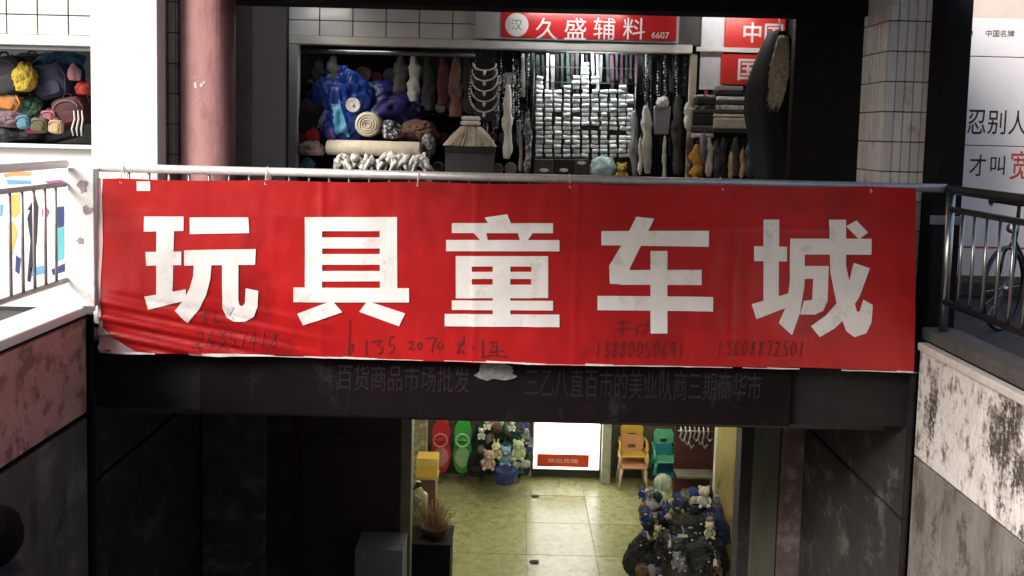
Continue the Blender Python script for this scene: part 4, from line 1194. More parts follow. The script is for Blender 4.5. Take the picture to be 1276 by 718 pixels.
YV = 9.1
bk = thing('fabric_shelf', 'dark shelf full of fabric bolts at the back of the shop', 'shelf', (at(500, 150, YV).x, YV + .3, 0))
vx0, vx1 = at(392, 100, YV).x, at(662, 100, YV).x
lev = [at(500, y_, YV).z for y_ in (216, 178, 140, 104)]
for z_ in lev: B(vx0, vx1, YV, YV + .5, z_ - .03, z_).build('shelf', dark_brown, bk, bevel=.003)
for x_ in (vx0 - .03, (vx0 + vx1) / 2, vx1): B(x_, x_ + .029, YV, YV + .5, 0, zh0 + .3).build('upright', dark_brown, bk)
br_ = random.Random(14)
bolt = [('black', (.02, .02, .022)), ('wine red', (.12, .02, .03)), ('slate', (.08, .09, .11)), ('olive', (.10, .10, .05)), ('grey', (.2, .2, .2)), ('dusty brown', (.14, .09, .07)), ('pale grey', (.4, .4, .38)), ('navy', (.02, .03, .09))]
for li, z_ in enumerate(lev):
    x_ = vx0 + .09
    while x_ < vx1 - .09:
        nm_, cc = bolt[br_.randrange(len(bolt))]
        r_ = br_.uniform(.055, .085)
        if abs(x_ + r_ - (vx0 + vx1) / 2 - .015) > r_ + .03:
            roll('fabric_bolt', '%s fabric bolt on the %s shelf at the back of the shop' % (nm_, ('lowest', 'second', 'third', 'top')[li]), 'fabric bolt', x_ + r_, .44, YV + .02, z_ + r_ * 1.02 + .002, r_, fab('bolt_' + nm_.replace(' ', '_'), cc), 'Y', 4)['group'] = 'fabric bolts at the back of the shop'
        x_ += r_ * 2 + .012
for i, (px, w, y1, nm_, mt) in enumerate([(398, 12, 112, 'charcoal', DGR), (415, 11, 104, 'grey', GRY), (500, 14, 118, 'charcoal', DGR), (516, 12, 126, 'silver grey', fab('silver', (.42, .43, .42))), (534, 13, 138, 'black', BLK), (552, 12, 132, 'wine red', MAR), (568, 13, 146, 'brown', BRN), (582, 10, 140, 'black', BLK)]):
    hanging('garment', '%s garment hanging from the shop curtain rod %s' % (nm_, ('above the blue sack', 'beside the charcoal one', 'above the navy sack', 'over the dotted pouch', 'next to the silver grey one', 'between black and brown', 'near the straw fringe', 'next to the necklaces')[i]), 'garment', px, 70, y1, w, YS + .14, mt, 70 + i, taper=1.3)
# ribbon rolls on pegs: every roll a thing
YK = 8.25
m = mpp(YK)
rk = thing('ribbon_rack', 'dark wire rack holding the white ribbon rolls', 'rack', (at(727, 200, YK).x, YK + .06, ctz))
cols = [(672, 96), (683.5, 108), (695, 112), (706.5, 104), (718, 92), (729.5, 78), (741, 92), (752.5, 110), (764, 112), (775.5, 106), (785, 118)]
rk0, rk1 = at(664, 150, YK).x, at(792, 150, YK).x
for k in range(7):
    zz = at(727, 198 - k * 19, YK).z
    MB().tube([(rk0, YK + .055, zz), (rk1, YK + .055, zz)], .005, 6).build('wire', steel_dark, rk, True)
for xx in (rk0, (rk0 + rk1) / 2, rk1): MB().tube([(xx, YK + .065, ctz), (xx, YK + .065, at(727, 78, YK).z)], .009, 6).build('upright', steel_dark, rk, True)
B(rk0, rk1, YK + .08, YK + .09, ctz, at(727, 124, YK).z).build('backboard', M('rack_back', (.05, .055, .06), .8), rk)
rm_ = [fab('ribbon%d' % i, cc, .85, bump=.3) for i, cc in enumerate([(.80, .82, .83), (.76, .79, .80), (.66, .70, .70), (.78, .77, .70), (.55, .62, .64)])]
def ribbon_mesh(mi):
    r_, L = 2.55 * m, 9.0 * m
    o = MB().lathe([(r_ * .35, -L/2 + .004), (r_ * .92, -L/2), (r_, -L/2 + .006), (r_ * .97, 0), (r_, L/2 - .006), (r_ * .92, L/2), (r_ * .35, L/2 - .004)], (0, 0, 0), 'X', 14).build('ribbon_roll', rm_[mi], None, True, recenter=False)
    return o
protos = [ribbon_mesh(i) for i in range(5)]
used = set()
rr_ = random.Random(8)
for cxp, topy in cols:
    y_ = 194.0
    while y_ > topy:
        if rr_.random() < .93:
            mi = rr_.choices(range(5), (5, 4, 3, 1, 2))[0]
            o = protos[mi] if mi not in used else protos[mi].copy()
            if mi in used: COL.objects.link(o)
            used.add(mi)
            q = at(cxp + rr_.uniform(-.6, .6), y_, YK)
            o.location = (q.x, YK + rr_.uniform(-.012, .012), q.z)
            o.rotation_euler = (rr_.uniform(0, 3), rr_.uniform(-.12, .12), rr_.uniform(-.25, .25))
            o.scale = (rr_.uniform(.78, 1.08), rr_.uniform(.85, 1.08), rr_.uniform(.85, 1.08))
            tag(o, 'small white ribbon roll on the wire rack behind the banner', 'ribbon roll', 'white ribbon rolls on the rack')
        y_ -= 5.7
# label boxes below the rolls
for i, (a, b_, mt, lab) in enumerate([(666, 690, DGR, 'dark box with oval white label below the ribbon rolls beside the speckled cord'), (691, 714, BLK, 'black box with white label between two boxes below the ribbon rolls'),
                                      (715, 734, DGR, 'dark box with white corner label next to the pale blue packet')]):
    p = rect(a, 199, b_, 221, 8.02)
    t = thing('label_box', lab, 'box', ((p[0] + p[1]) / 2, 8.1, ctz))
    B(p[0], p[1], 8.0, 8.2, ctz, p[3]).build('carton', mt, t, bevel=.004)
    c = at((a + b_) / 2, 212 if i < 2 else 203, 8.0)
    MB().prism(ragged(c.x, c.z, .085, .035, 18, i, .06), 7.9965, 7.9995).build('label', WHT, t)
p = rect(736, 198, 767, 221, 8.0)
t = thing('packet', 'pale blue printed packet beside the dark label boxes', 'packet', ((p[0] + p[1]) / 2, 8.05, ctz))
MB().ball(((p[0] + p[1]) / 2, 8.05, (ctz + p[3]) / 2), ((p[1] - p[0]) / 2, .05, (p[3] - ctz) / 2 * 1.1), 4, .1, 2, .2, 4).build('pouch', M('packet_blue', (.42, .58, .60), .3, var=.3, scale=14), t, True)
B(p[0] + .02, p[1] - .02, 8.045, 8.055, p[3] - .01, p[3] + .02).build('seal', WHT, t)

def plush(label, px, py, h, Y, c1, c2, base=None, seed=1, face=0, ears='round', name='plush_toy', cat='toy', group=None):
    """seated soft toy: body, head with muzzle, ears, eyes, arms and legs; h = height in px"""
    m = mpp(Y); H = h * m
    c = at(px, py, Y)
    z0 = c.z - H / 2 if base is None else base
    t = thing(name, label, cat, (c.x, Y, z0), group)
    def S(x, y, z): return Vector((c.x + x * H, Y + y * H, z0 + z * H))
    MB().ball(S(0, 0, .28), (.22 * H, .19 * H, .28 * H), seed, .06, 1.5, .05).build('body', c1, t, True)
    hd = MB().ball(S(0, -.03, .72), (.25 * H, .22 * H, .22 * H), seed + 1, .05, 1.5, .04).build('head', c1, t, True)
    MB().ball(S(0, -.22, .67), (.10 * H, .07 * H, .08 * H), seed + 2, .04).build('muzzle', c2, hd, True)
    for s_ in (-1, 1):
        if ears == 'round': MB().ball(S(.19 * s_, 0, .91), (.085 * H, .05 * H, .085 * H), seed, .05).build('ear', c1, hd, True)
        else: MB().ball(S(.11 * s_, .02, 1.02), (.055 * H, .035 * H, .17 * H), seed, .05).build('ear', c1, hd, True)
        MB().ball(S(.09 * s_, -.235, .76), (.022 * H, .015 * H, .026 * H), 0, 0, 1, 0, 2).build('eye', BLK, hd, True)
        MB().tube([S(.17 * s_, -.02, .46), S(.28 * s_, -.10, .34), S(.25 * s_, -.20, .22)], [.075 * H, .07 * H, .06 * H], 10).build('arm', c1, t, True)
        MB().tube([S(.12 * s_, -.05, .10), S(.2 * s_, -.22, .09), S(.22 * s_, -.32, .12)], [.10 * H, .085 * H, .08 * H], 10).build('leg', c1, t, True)
    return t
plush('tiny yellow soft toy beside the pale blue packet', 775, 208, 24, 8.0, YEL, CRM, base=ctz, seed=3)
# strips hanging from the shop header
hs = random.Random(21)
strip_m = [DGR, BLK, GRY, fab('silver', (.42, .43, .42)), DGR, BLK, fab('darkwine', (.07, .03, .05)), fab('darkgreen', (.03, .05, .04))]
for i in range(34):
    px = 652 + i * 6.1
    tp = 66 + hs.uniform(0, 3); bt = hs.uniform(96, 132)
    a, b_ = at(px, tp, 8.42), at(px + hs.uniform(-1.5, 1.5), bt, 8.42)
    w = hs.uniform(.014, .022); mt = hs.choice(strip_m) if i not in (6, 12, 14, 15) else strip_m[3]
    vs_ = []; yq = 8.40 + hs.uniform(-.05, .06); ph = hs.uniform(0, 3)
    for k in range(7):
        u = k / 6; q = a.lerp(b_, u); tw_ = math.sin(u * 2.5 + ph) * .7
        dx, dy = math.cos(tw_) * w, math.sin(tw_) * w
        for sx_, sy_ in ((-1, 0), (1, 0), (1, 1), (-1, 1)): vs_.append((q.x + sx_ * dx, yq + sx_ * dy + sy_ * .004, q.z))
    fs_ = [(4*k + j, 4*k + (j + 1) % 4, 4*k + 4 + (j + 1) % 4, 4*k + 4 + j) for k in range(6) for j in range(4)] + [(0, 1, 2, 3), (27, 26, 25, 24)]
    o = MB().add(vs_, fs_).build('ribbon_strip', mt, None)
    pale = mt == strip_m[3]
    tag(o, 'pale silver ribbon strip hanging above the ribbon rolls' if pale else 'dark ribbon strip hanging above the ribbon rolls', 'ribbon', 'pale ribbon strips under the header' if pale else 'dark ribbon strips under the header')
z_ = at(750, 66, 8.42).z
t = thing('hanging_rail', 'dark rail under the shop ceiling carrying ribbon strips', 'rail', (at(750, 66, 8.42).x, 8.42, z_))
MB().tube([(at(645, 66, 8.42).x, 8.42, z_), (at(860, 66, 8.42).x, 8.42, z_)], .012, 8).build('bar', steel_dark, t, True)
for xq in (650, 855): MB().tube([(at(xq, 66, 8.42).x, 8.42, z_), (at(xq, 66, 8.42).x, 8.42, zh0 + .449)], .006, 6).build('hanger', steel_dark, t, True)

# folded textiles right
def stack(label, px, Y, layers, seed):
    r = random.Random(seed); z = None
    t = None
    base = layers[0][0]
    c = at(px, base, Y)
    t = thing('folded_stack', label, 'cloth stack', (c.x, Y, c.z))
    for (y0, y1, w, mt) in layers:
        a, b_ = at(px, y0, Y), at(px, y1, Y); hw = w * mpp(Y) / 2
        B(c.x - hw + r.uniform(-.01, .01), c.x + hw + r.uniform(-.01, .01), Y - .02 + r.uniform(-.01, .01), Y + .22, a.z + .001, b_.z - .001).build('folded_cloth', mt, t, bevel=.012)
    return t
PAT = M('patterned_band', (.62, .6, .58), .7, dirt=(.05, .05, .05), dirt_amt=.5, dscale=40)
KN = fab('knit_cream', (.55, .50, .42)); 
stack('tall stack of black, white and cream folded knits below the red signs', 909, 7.85, [(166, 161, 42, DGR), (161, 147, 42, KN), (147, 142, 40, KN), (142, 138, 39, DGR), (138, 131, 38, PAT), (131, 126, 38, DGR), (126, 120, 36, WHT), (120, 114, 36, BLK), (114, 107, 32, GRY)], 3)
stack('low stack of black and white folded knits beside the tall stack', 877, 7.88, [(172, 166, 26, WHT), (166, 160, 26, DGR), (160, 156, 26, GRY), (156, 142, 24, BLK), (142, 136, 26, DGR), (136, 131, 26, MATS['dotted']), (131, 122, 24, BLK), (122, 118, 24, PAT)], 4)
t = thing('stall_table', 'dark stall table carrying the folded knit stacks', 'table', (at(900, 170, 7.95).x, 7.95, 0))
tz = at(890, 172, 7.9).z
B(at(860, 170, 7.95).x, at(985, 170, 7.95).x, 7.80, 8.15, tz - .05, tz - .012).build('top', dark_brown, t, bevel=.004)
for xq in (863, 981):
    for yq in (7.83, 8.12): B(at(xq, 170, 7.95).x - .02, at(xq, 170, 7.95).x + .02, yq - .02, yq + .02, 0, tz - .051).build('leg', dark_brown, t)
sock = [('mustard yellow', (.60, .32, .05), 868, 180, 222, 13), ('white', (.58, .56, .52), 884, 172, 220, 8), ('dark grey', (.06, .06, .07), 893, 176, 222, 9), ('purple grey', (.2, .17, .24), 877, 166, 205, 9),
        ('black', (.02, .02, .022), 901, 172, 222, 9), ('cream', (.62, .5, .34), 911, 188, 222, 6), ('charcoal', (.05, .05, .06), 917, 172, 220, 8), ('peach', (.65, .42, .28), 925, 186, 222, 6),
        ('slate blue', (.07, .08, .13), 934, 178, 222, 9), ('ash grey', (.16, .16, .17), 943, 174, 222, 8), ('midnight', (.02, .025, .04), 952, 178, 222, 9), ('pale mauve', (.5, .42, .45), 965, 185, 222, 6),
        ('iron grey', (.10, .10, .11), 974, 176, 222, 8), ('brown', (.10, .07, .05), 860, 172, 222, 7)]
for i, (cn_, cc, px, y0, y1, w) in enumerate(sock):
    hanging('mitten', '%s knitted mitten hanging from the stall table below the folded knits' % cn_, 'mitten', px, y0, y1, w, 7.76, fab('sock_' + cn_.replace(' ', '_'), cc), i + 40, taper=1.15)
# black coat with pale fur collar
YC = 7.55
def pp_(l): return [(at(a, b, YC).x, at(a, b, YC).z) for a, b in l]
out = pp_([(962, 40), (978, 36), (990, 52), (992, 110), (993, 190), (992, 230), (944, 230), (938, 186), (930, 140), (931, 108), (940, 80), (950, 56)])
t = thing('coat', 'long black coat with pale fur collar hanging at the dark partition', 'coat', (sum(p_[0] for p_ in out) / len(out), YC, out[5][1]))
cz_ = [p_[1] for p_ in out]
def coat_mesh():
    rows = 26; vs_ = []; n_ = 18
    left = pp_([(958, 42), (950, 56), (940, 80), (931, 108), (930, 140), (938, 186), (944, 230)]); right = pp_([(980, 38), (990, 52), (991, 80), (992, 110), (993, 140), (993, 186), (992, 230)])
    def interp(l, u):
        k = min(int(u * 6), 5); f_ = u * 6 - k
        return l[k][0] * (1 - f_) + l[k + 1][0] * f_, l[k][1] * (1 - f_) + l[k + 1][1] * f_
    for j in range(rows):
        u = j / (rows - 1); a = interp(left, u); b_ = interp(right, u)
        for k in range(n_):
            an = 2 * math.pi * k / n_
            fold = 1 + .18 * math.sin(an * 6 + u * 2) * u
            vs_.append(((a[0] + b_[0]) / 2 + math.cos(an) * (b_[0] - a[0]) / 2 * fold, YC + math.sin(an) * .11 * fold, (a[1] + b_[1]) / 2))
    fs_ = [(j*n_ + k, j*n_ + (k + 1) % n_, (j + 1)*n_ + (k + 1) % n_, (j + 1)*n_ + k) for j in range(rows - 1) for k in range(n_)]
    fs_ += [tuple(range(n_)), tuple((rows - 1) * n_ + k for k in range(n_))[::-1]]
    return MB().add(vs_, fs_)
coat_mesh().build('body', BLK, t, True)
fur = MB(); fr2 = random.Random(4)
for k in range(700):
    u = fr2.random(); px = 972 - u * 4 + (1 - u) * 4 + fr2.uniform(-10, 12) * (.5 + .5 * math.sin(u * 3)); py = 44 + u * 78
    a = at(px, py, YC - .12); 
    fur.tube([a, a + Vector((-.012 + fr2.uniform(-.01, .01), -.02, -.03)), a + Vector((-.03 + fr2.uniform(-.02, .02), -.02, -.085 - fr2.uniform(0, .05)))], [.006, .005, .001], 4, False)
q = fur.build('fur_collar', M('fur_pale', (.66, .61, .52), .8, var=.4, scale=30), t); q['kind'] = 'stuff'
MB().tube([(at(971, 38, YC).x, YC, at(971, 38, YC).z), (at(971, 30, YC).x + .01, YC, at(971, 30, YC).z), (at(971, 24, YC).x, YC, at(971, 24, YC).z)], .004, 5).build('hanger_hook', steel, t, True)

# ------------------------------------------------------------------ basement goods
m11 = mpp(11.3)
# lit white light box with red caption
lb = rect(664, 520, 748, 586, YW - .12)
t = thing('light_box', 'glowing white light box with red caption strip on the basement back wall', 'sign', ((lb[0] + lb[1]) / 2, YW - .1, lb[2]))
B(lb[0], lb[1], YW - .14, YW - .003, lb[2], lint + .25).build('case', alu_white, t, bevel=.006)
B(lb[0] + .02, lb[1] - .02, YW - .147, YW - .141, lb[2] + .02, lint + .23).build('face', EMIT('box_glow', (1.0, .98, .99), 1.4), t)
rp = rect(669, 566, 734, 582, YW - .15)
B(rp[0], rp[1], YW - .156, YW - .148, rp[2], rp[3]).build('caption', M('caption_red', (.75, .06, .02), .4), t)
text('欢迎光临', 'lettering', vinyl_white, t, (rp[0] + rp[1]) / 2, YW - .158, (rp[2] + rp[3]) / 2, .06, .42, bold=.01)
p = rect(749, 522, 760, 590, YW - .1)
tag(MB().prism([(p[0], FL), (p[1], FL), (p[1], -.95), (p[0], -.95)], YW - .25, YW - .002).build('wall_pier', M('pier', (.40, .42, .33), .6, var=.25, scale=10), None, bevel=.01), 'pale green narrow pier beside the light box', 'pier')
# upright swing cars
def swing_car(label, px, y0, y1, wpx, Y, mat, mat2):
    a, b_ = at(px, y1, Y), at(px, y0, Y); h = b_.z - a.z; w = wpx * mpp(Y) / 2; x = a.x; z0 = FL + .0
    t = thing('swing_car', label, 'ride-on toy', (x, Y, z0))
    zc0, zc1 = a.z, b_.z
    out = []
    for k in range(40):
        u = k / 40 * 2 * math.pi
        q = math.cos(u); s_ = math.sin(u)
        ww = w * (1 - .28 * math.exp(-((s_ - .15) / .3) ** 2) * .8)
        out.append((x + math.copysign(abs(q) ** .7, q) * ww, (zc0 + zc1) / 2 + s_ * h / 2))
    MB().prism(out, Y - .05, Y + .05).build('body', mat, t, bevel=.02)
    MB().ball((x, Y - .05, zc0 + h * .30), (w * .75, .03, h * .2), 2, .05).build('seat', mat2, t, True)
    ring = [(x + math.cos(k / 20 * 6.2832) * w * .62, Y - .14, zc0 + h * .66 + math.sin(k / 20 * 6.2832) * w * .62) for k in range(21)]
    sw = MB().tube(ring, .014, 7, False).build('steering_wheel', mat2, t, True)
    MB().tube([(x - w * .6, Y - .14, zc0 + h * .66), (x + w * .6, Y - .14, zc0 + h * .66)], .012, 6).tube([(x, Y - .05, zc0 + h * .66), (x, Y - .14, zc0 + h * .66)], .02, 8).build('column', mat, sw, True)
    for s_ in (-1, 1):
        for zz in (zc0 + .05, zc1 - .10): MB().lathe([(.03, -.015), (.045, -.012), (.045, .012), (.03, .015)], (x + s_ * w * .7, Y + .055, zz), 'X', 14).build('wheel', BLK, t, True)
    MB().tube([(x - w * .4, Y + .06, zc0), (x, Y - .03, z0 + .01), (x + w * .4, Y + .06, zc0)], .012, 6).build('stand', steel_dark, t, True)
PLR = M('plastic_red', (.50, .03, .045), .3, var=.08); PLG = M('plastic_green', (.06, .40, .08), .3, var=.08); PLW = M('plastic_white', (.7, .7, .66), .35); PLD = M('plastic_dark', (.02, .03, .04), .35)
PLY = M('plastic_yellow', (.72, .47, .07), .35, var=.06); PLO = M('plastic_peach', (.72, .36, .22), .35, var=.06); PLM = M('plastic_mint', (.16, .58, .38), .35, var=.06); PLT = M('plastic_teal', (.04, .26, .34), .35, var=.06)
swing_car('dark red swing car standing upright by the basement shelf', 549, 522, 588, 27, YW - .35, PLR, fab('palered', (.55, .22, .22)))
swing_car('green swing car standing upright beside the red one', 576, 522, 588, 26, YW - .35, PLG, M('plastic_palegreen', (.35, .6, .33), .35))
swing_car('navy swing car standing upright in the dark toy heap', 600, 524, 584, 22, YW - .28, M('plastic_navy', (.02, .03, .12), .3), PLD)
swing_car('black swing car standing upright behind the soft toys', 622, 522, 584, 22, YW - .28, PLD, M('plastic_grey', (.2, .2, .2), .35))
swing_car('bottle green swing car standing upright next to the light box', 646, 522, 584, 22, YW - .28, M('plastic_bottle', (.015, .07, .04), .3), GRY)
# brown patterned display board and yellow box on stand
p = rect(516, 522, 531, 600, YW - .5)
t = thing('display_board', 'tan patterned display board beside the red swing car', 'board', ((p[0] + p[1]) / 2, YW - .5, FL))
B(p[0], p[1], YW - .52, YW - .47, FL, -1.2).build('panel', M('tan_pattern', (.28, .22, .12), .6, dirt=(.55, .50, .36), dirt_amt=.5, dscale=14), t, bevel=.006)
for q in (p[0] - .012, p[1] + .001): B(q, q + .012, YW - .525, YW - .465, FL, -1.18).build('edge', CRM, t)
Yq = 10.3
p = rect(520, 567, 546, 591, Yq)
t = thing('yellow_box', 'bright yellow box on a narrow brown pedestal', 'box', ((p[0] + p[1]) / 2, Yq, p[2]))
B(p[0], p[1], Yq - .12, Yq + .12, p[2], p[3]).build('carton', M('carton_yellow', (.70, .45, .08), .5, var=.1), t, bevel=.005)
B(p[0] - .003, p[1] + .003, Yq - .123, Yq + .123, (p[2] + p[3]) / 2 + .03, p[3] - .02).build('band', M('carton_amber', (.72, .55, .2), .5), t)
t = thing('pedestal', 'brown pedestal with pale corner posts under the yellow box', 'pedestal', ((p[0] + p[1]) / 2, Yq, FL))
B(p[0] + .02, p[1] - .02, Yq - .11, Yq + .11, FL, p[2] - .03).build('body', BRN, t)
B(p[0] - .01, p[1] + .01, Yq - .13, Yq + .13, p[2] - .029, p[2] - .002).build('top', TAN, t, bevel=.004)
for q in (p[0] - .006, p[1] - .018): B(q, q + .022, Yq - .135, Yq - .112, FL, p[2] - .03).build('corner_post', CRM, t)
# dark heap of strollers, dolls and balls left of the light box
for i, (px, py, rx, ry, Y, mt, lab) in enumerate([
    (606, 548, 15, 26, YW - .35, PLD, 'black stroller hood bag in the toy heap'), (640, 545, 17, 24, YW - .3, fab('bottle', (.015, .045, .03)), 'bottle green bag high in the toy heap'),
    (622, 534, 12, 14, YW - .5, GRN, 'dark green cushion at the top of the toy heap'), (654, 562, 10, 20, YW - .4, fab('forest', (.02, .05, .035)), 'forest green bag touching the light box'),
    (596, 578, 12, 18, YW - .5, BLK, 'black bag on the floor beside the green swing car')]):
    bag('bag', lab, 'bag', px, py, rx, ry, Y, mt, 60 + i, handle='loop')
plush('white and pink doll-like soft toy in the dark heap', 609, 572, 26, YW - .85, fab('dollpink', (.55, .38, .34)), WHT, seed=11)
plush('pale yellow soft toy with upright ears in the dark heap', 618, 561, 22, YW - .8, fab('paleyellow', (.60, .56, .32)), WHT, seed=12, ears='long')
plush('light blue soft toy sitting on the blue ball bag', 630, 567, 25, YW - .95, fab('babyblue', (.22, .38, .55)), WHT, seed=13)
plush('pale green soft toy with round ears near the light box', 646, 560, 27, YW - .9, fab('palelime', (.50, .58, .36)), WHT, seed=14)
bag('bag', 'royal blue ball bag on the basement floor', 'bag', 630, 592, 15, 13, YW - .8, fab('royal', (.02, .04, .22), .4), 70, ridge=.1)
for i, (px, py) in enumerate([(607, 528), (638, 530), (655, 540), (600, 540)]):
    plush(('small white soft toy hanging in the heap, over the black hood bag', 'small white soft toy hanging between the green bags', 'small grey soft toy hanging by the light box', 'small white soft toy hanging beside the green swing car')[i], px, py, 15, YW - .75, WHT if i != 2 else GRY, WHT, seed=20 + i)

# child chairs
def child_chair(label, px, y_seat, Y, w, mat, legs_to=None, back=True, legm=None, base_z=None):
    m = mpp(Y); c = at(px, y_seat, Y); W = w * m / 2; zs = c.z; x = c.x; legm = legm or mat
    zb = legs_to if legs_to is not None else zs - .25
    t = thing('child_chair', label, 'chair', (x, Y, zb))
    B(x - W, x + W, Y - .16, Y + .14, zs - .03, zs).build('seat', mat, t, bevel=.012)
    hB = .36
    if back:
        def rr2(z0, z1, ww): return [(x - ww, z0), (x + ww, z0), (x + ww * 1.04, z1 - .06), (x + ww * .8, z1), (x - ww * .8, z1), (x - ww * 1.04, z1 - .06)]
        zt_ = zs + hB
        mb = MB()
        mb.prism(rr2(zs + .002, zs + .17, W * .86), Y + .10, Y + .135)
        mb.v and mb.prism([(x - W * .88, zs + .171), (x - W * .3, zs + .171), (x - W * .3, zs + .23), (x - W * .89, zs + .23)], Y + .10, Y + .135)
        mb.prism([(x + W * .3, zs + .171), (x + W * .88, zs + .171), (x + W * .89, zs + .23), (x + W * .3, zs + .23)], Y + .10, Y + .135)
        mb.prism(rr2(zs + .231, zt_, W * .89), Y + .10, Y + .135)
        bm_ = mb.build('backrest', mat, t); bm_['kind'] = 'stuff'
    for s_ in (-1, 1):
        MB().tube([(x + s_ * W, Y + .11, zs + .17), (x + s_ * W * 1.08, Y - .05, zs + .16), (x + s_ * W * 1.06, Y - .15, zs + .10), (x + s_ * W, Y - .14, zs - .01)], .018, 8).build('armrest', legm, t, True)
        for yq in (-.13, .11):
            MB().tube([(x + s_ * (W - .02), Y + yq, zs - .02), (x + s_ * (W + .015), Y + yq * 1.15, zb)], [.024, .018], 8).build('leg', legm, t, True)
    return t
YCh = at(790, 606, Z=FL).y
zfl = FL
child_chair('peach plastic child chair with pale legs under the yellow chair', 788, 577, YCh, 33, PLO, legs_to=FL, legm=M('plastic_sand', (.62, .50, .36), .4))
child_chair('yellow plastic child chair stacked on the peach chair', 788, 563, YCh + .08, 32, PLY, legs_to=at(788, 577, YCh).z + .001)
child_chair('teal plastic child chair under the mint chair', 828, 588, YCh + .1, 26, PLT, legs_to=FL)
child_chair('mint green plastic child chair stacked on the teal chair', 828, 570, YCh + .12, 28, PLM, legs_to=at(828, 588, YCh + .1).z + .001)
# dark shelf with metal things on the right of the basement
p = rect(842, 526, 888, 592, 10.9)
t = thing('display_shelf', 'dark maroon backed shelf with metal rail behind the mint chair', 'shelf', ((p[0] + p[1]) / 2, 10.9, FL))
B(p[0], p[1], 10.95, 11.0, FL, -1.0).build('back_panel', M('shelf_maroon', (.09, .025, .03), .6, var=.3), t)
for zz in (p[2] + .05, p[2] - .5): B(p[0], p[1], 10.7, 10.949, zz - .03, zz).build('shelf', fab('shelfgrey', (.2, .19, .15)), t)
MB().tube([(p[0], 10.8, p[3] - .08), (p[1], 10.8, p[3] - .08)], .01, 6).build('rail', steel, t, True)
for i in range(7):
    px = 849 + i * 5.6
    c = at(px, 534, 10.75); L = .16 + .05 * ((i * 7) % 3)
    t = thing('hanging_hook', 'curved shiny metal hook hanging on the shelf rail', 'hook', (c.x, 10.75, c.z - L), 'metal hooks on the basement shelf')
    MB().tube([(c.x, 10.79, c.z + .02), (c.x + .01, 10.75, c.z - L * .3), (c.x - .015, 10.74, c.z - L * .7), (c.x + .02, 10.73, c.z - L), (c.x + .045, 10.72, c.z - L * .8)], .012, 7).build('wire', steel, t, True)
    MB().ball((c.x, 10.79, c.z + .03), (.018, .018, .018), 0, 0, 1, 0, 2).build('knob', steel, t, True)
# yellow weathered board at the right of the opening
p = rect(891, 533, 918, 718, 9.0)
t = thing('door_board', 'weathered yellow wooden board with rust brown stain at the entrance', 'board', ((p[0] + p[1]) / 2, 9.0, FL))
B(p[0], p[1], 9.0, 9.05, FL, lint + .1).build('plank', M('weathered_yellow', (.55, .46, .20), .6, var=.2, scale=5, aniso=(1, 1, .25), dirt=(.22, .09, .03), dirt_amt=.42, dscale=4), t, bevel=.005)
for q in (p[0] - .022, p[1] + .001): B(q, q + .021, 8.985, 9.052, FL, lint + .1).build('edge_strip', CRM, t)
# heap of black bags and toys right of the entrance
heap = [(808, 700, 26, 34, 8.9, BLK), (850, 705, 30, 36, 8.75, DGR), (885, 700, 22, 34, 8.8, BLK), (822, 660, 22, 24, 9.05, fab('plum', (.06, .025, .045))), (862, 665, 28, 24, 8.95, BLK), (890, 660, 18, 26, 8.9, NAVY),
        (812, 640, 14, 16, 9.2, BRN), (868, 632, 18, 18, 9.1, fab('ink', (.02, .025, .06))), (838, 680, 20, 18, 8.72, DGR), (870, 690, 18, 22, 8.66, fab('graphite', (.03, .03, .035)))]
hl = ['black bag at the foot of the toy heap by the floor', 'charcoal bag in the middle of the heap foot', 'black bag of the heap under the yellow board', 'plum bag in the heap below the blue ball', 'wide black bag in the upper heap', 'navy bag leaning on the yellow board',
      'brown pouch high on the heap', 'ink blue bag on top of the heap', 'charcoal bag in front of the heap', 'graphite bag in front of the heap under the cream toy']
for i, (px, py, rx, ry, Y, mt) in enumerate(heap):
    if i % 2: backpack(hl[i], px, py, rx, ry, Y, mt, 80 + i)
    else: bag('bag', hl[i], 'bag', px, py, rx, ry, Y, mt, 80 + i, handle='neck', ridge=.2)
def ball_toy(label, px, py, r, Y, c1, c2, seed):
    m = mpp(Y); c = at(px, py, Y); R_ = r * m
    t = thing('toy_ball', label, 'ball', (c.x, Y, c.z - R_))
    MB().ball(c, (R_, R_, R_), seed, .02, 1, 0, 3).build('skin', c1, t, True)
    for k in range(3):
        ring = [(c.x + math.cos(a) * R_ * 1.0 * math.cos(k * 1.05), Y + math.cos(a) * R_ * math.sin(k * 1.05), c.z + math.sin(a) * R_) for a in [q * .2618 for q in range(25)]]
        MB().tube(ring, R_ * .09, 6, False).build('stripe', c2, t, True)
ball_toy('white and blue striped toy ball on the heap', 812, 622, 13, 9.3, fab('ballblue', (.05, .08, .25), .4), WHT, 1)
ball_toy('pale green striped ball below the teal chair', 826, 602, 11, 9.6, fab('ballgreen', (.40, .50, .38), .4), WHT, 2)
ball_toy('teal striped ball half hidden in the heap', 826, 630, 10, 9.2, PLT, PLG, 3)
plush('white soft toy with dark blue vest on the heap', 877, 618, 28, 9.0, WHT, CRM, seed=31)
plush('cream soft toy low on the heap under the yellow board', 884, 660, 22, 8.65, CRM, WHT, seed=32)
plush('olive yellow soft toy between the bags of the heap', 843, 636, 34, 9.2, fab('olive', (.30, .34, .10)), CRM, seed=33)
plush('tan soft toy peeping from the floor side of the heap', 807, 658, 24, 8.95, TAN, CRM, seed=34)
plush('small grey soft toy at the heap foot', 843, 697, 22, 8.5, GRY, WHT, seed=35)
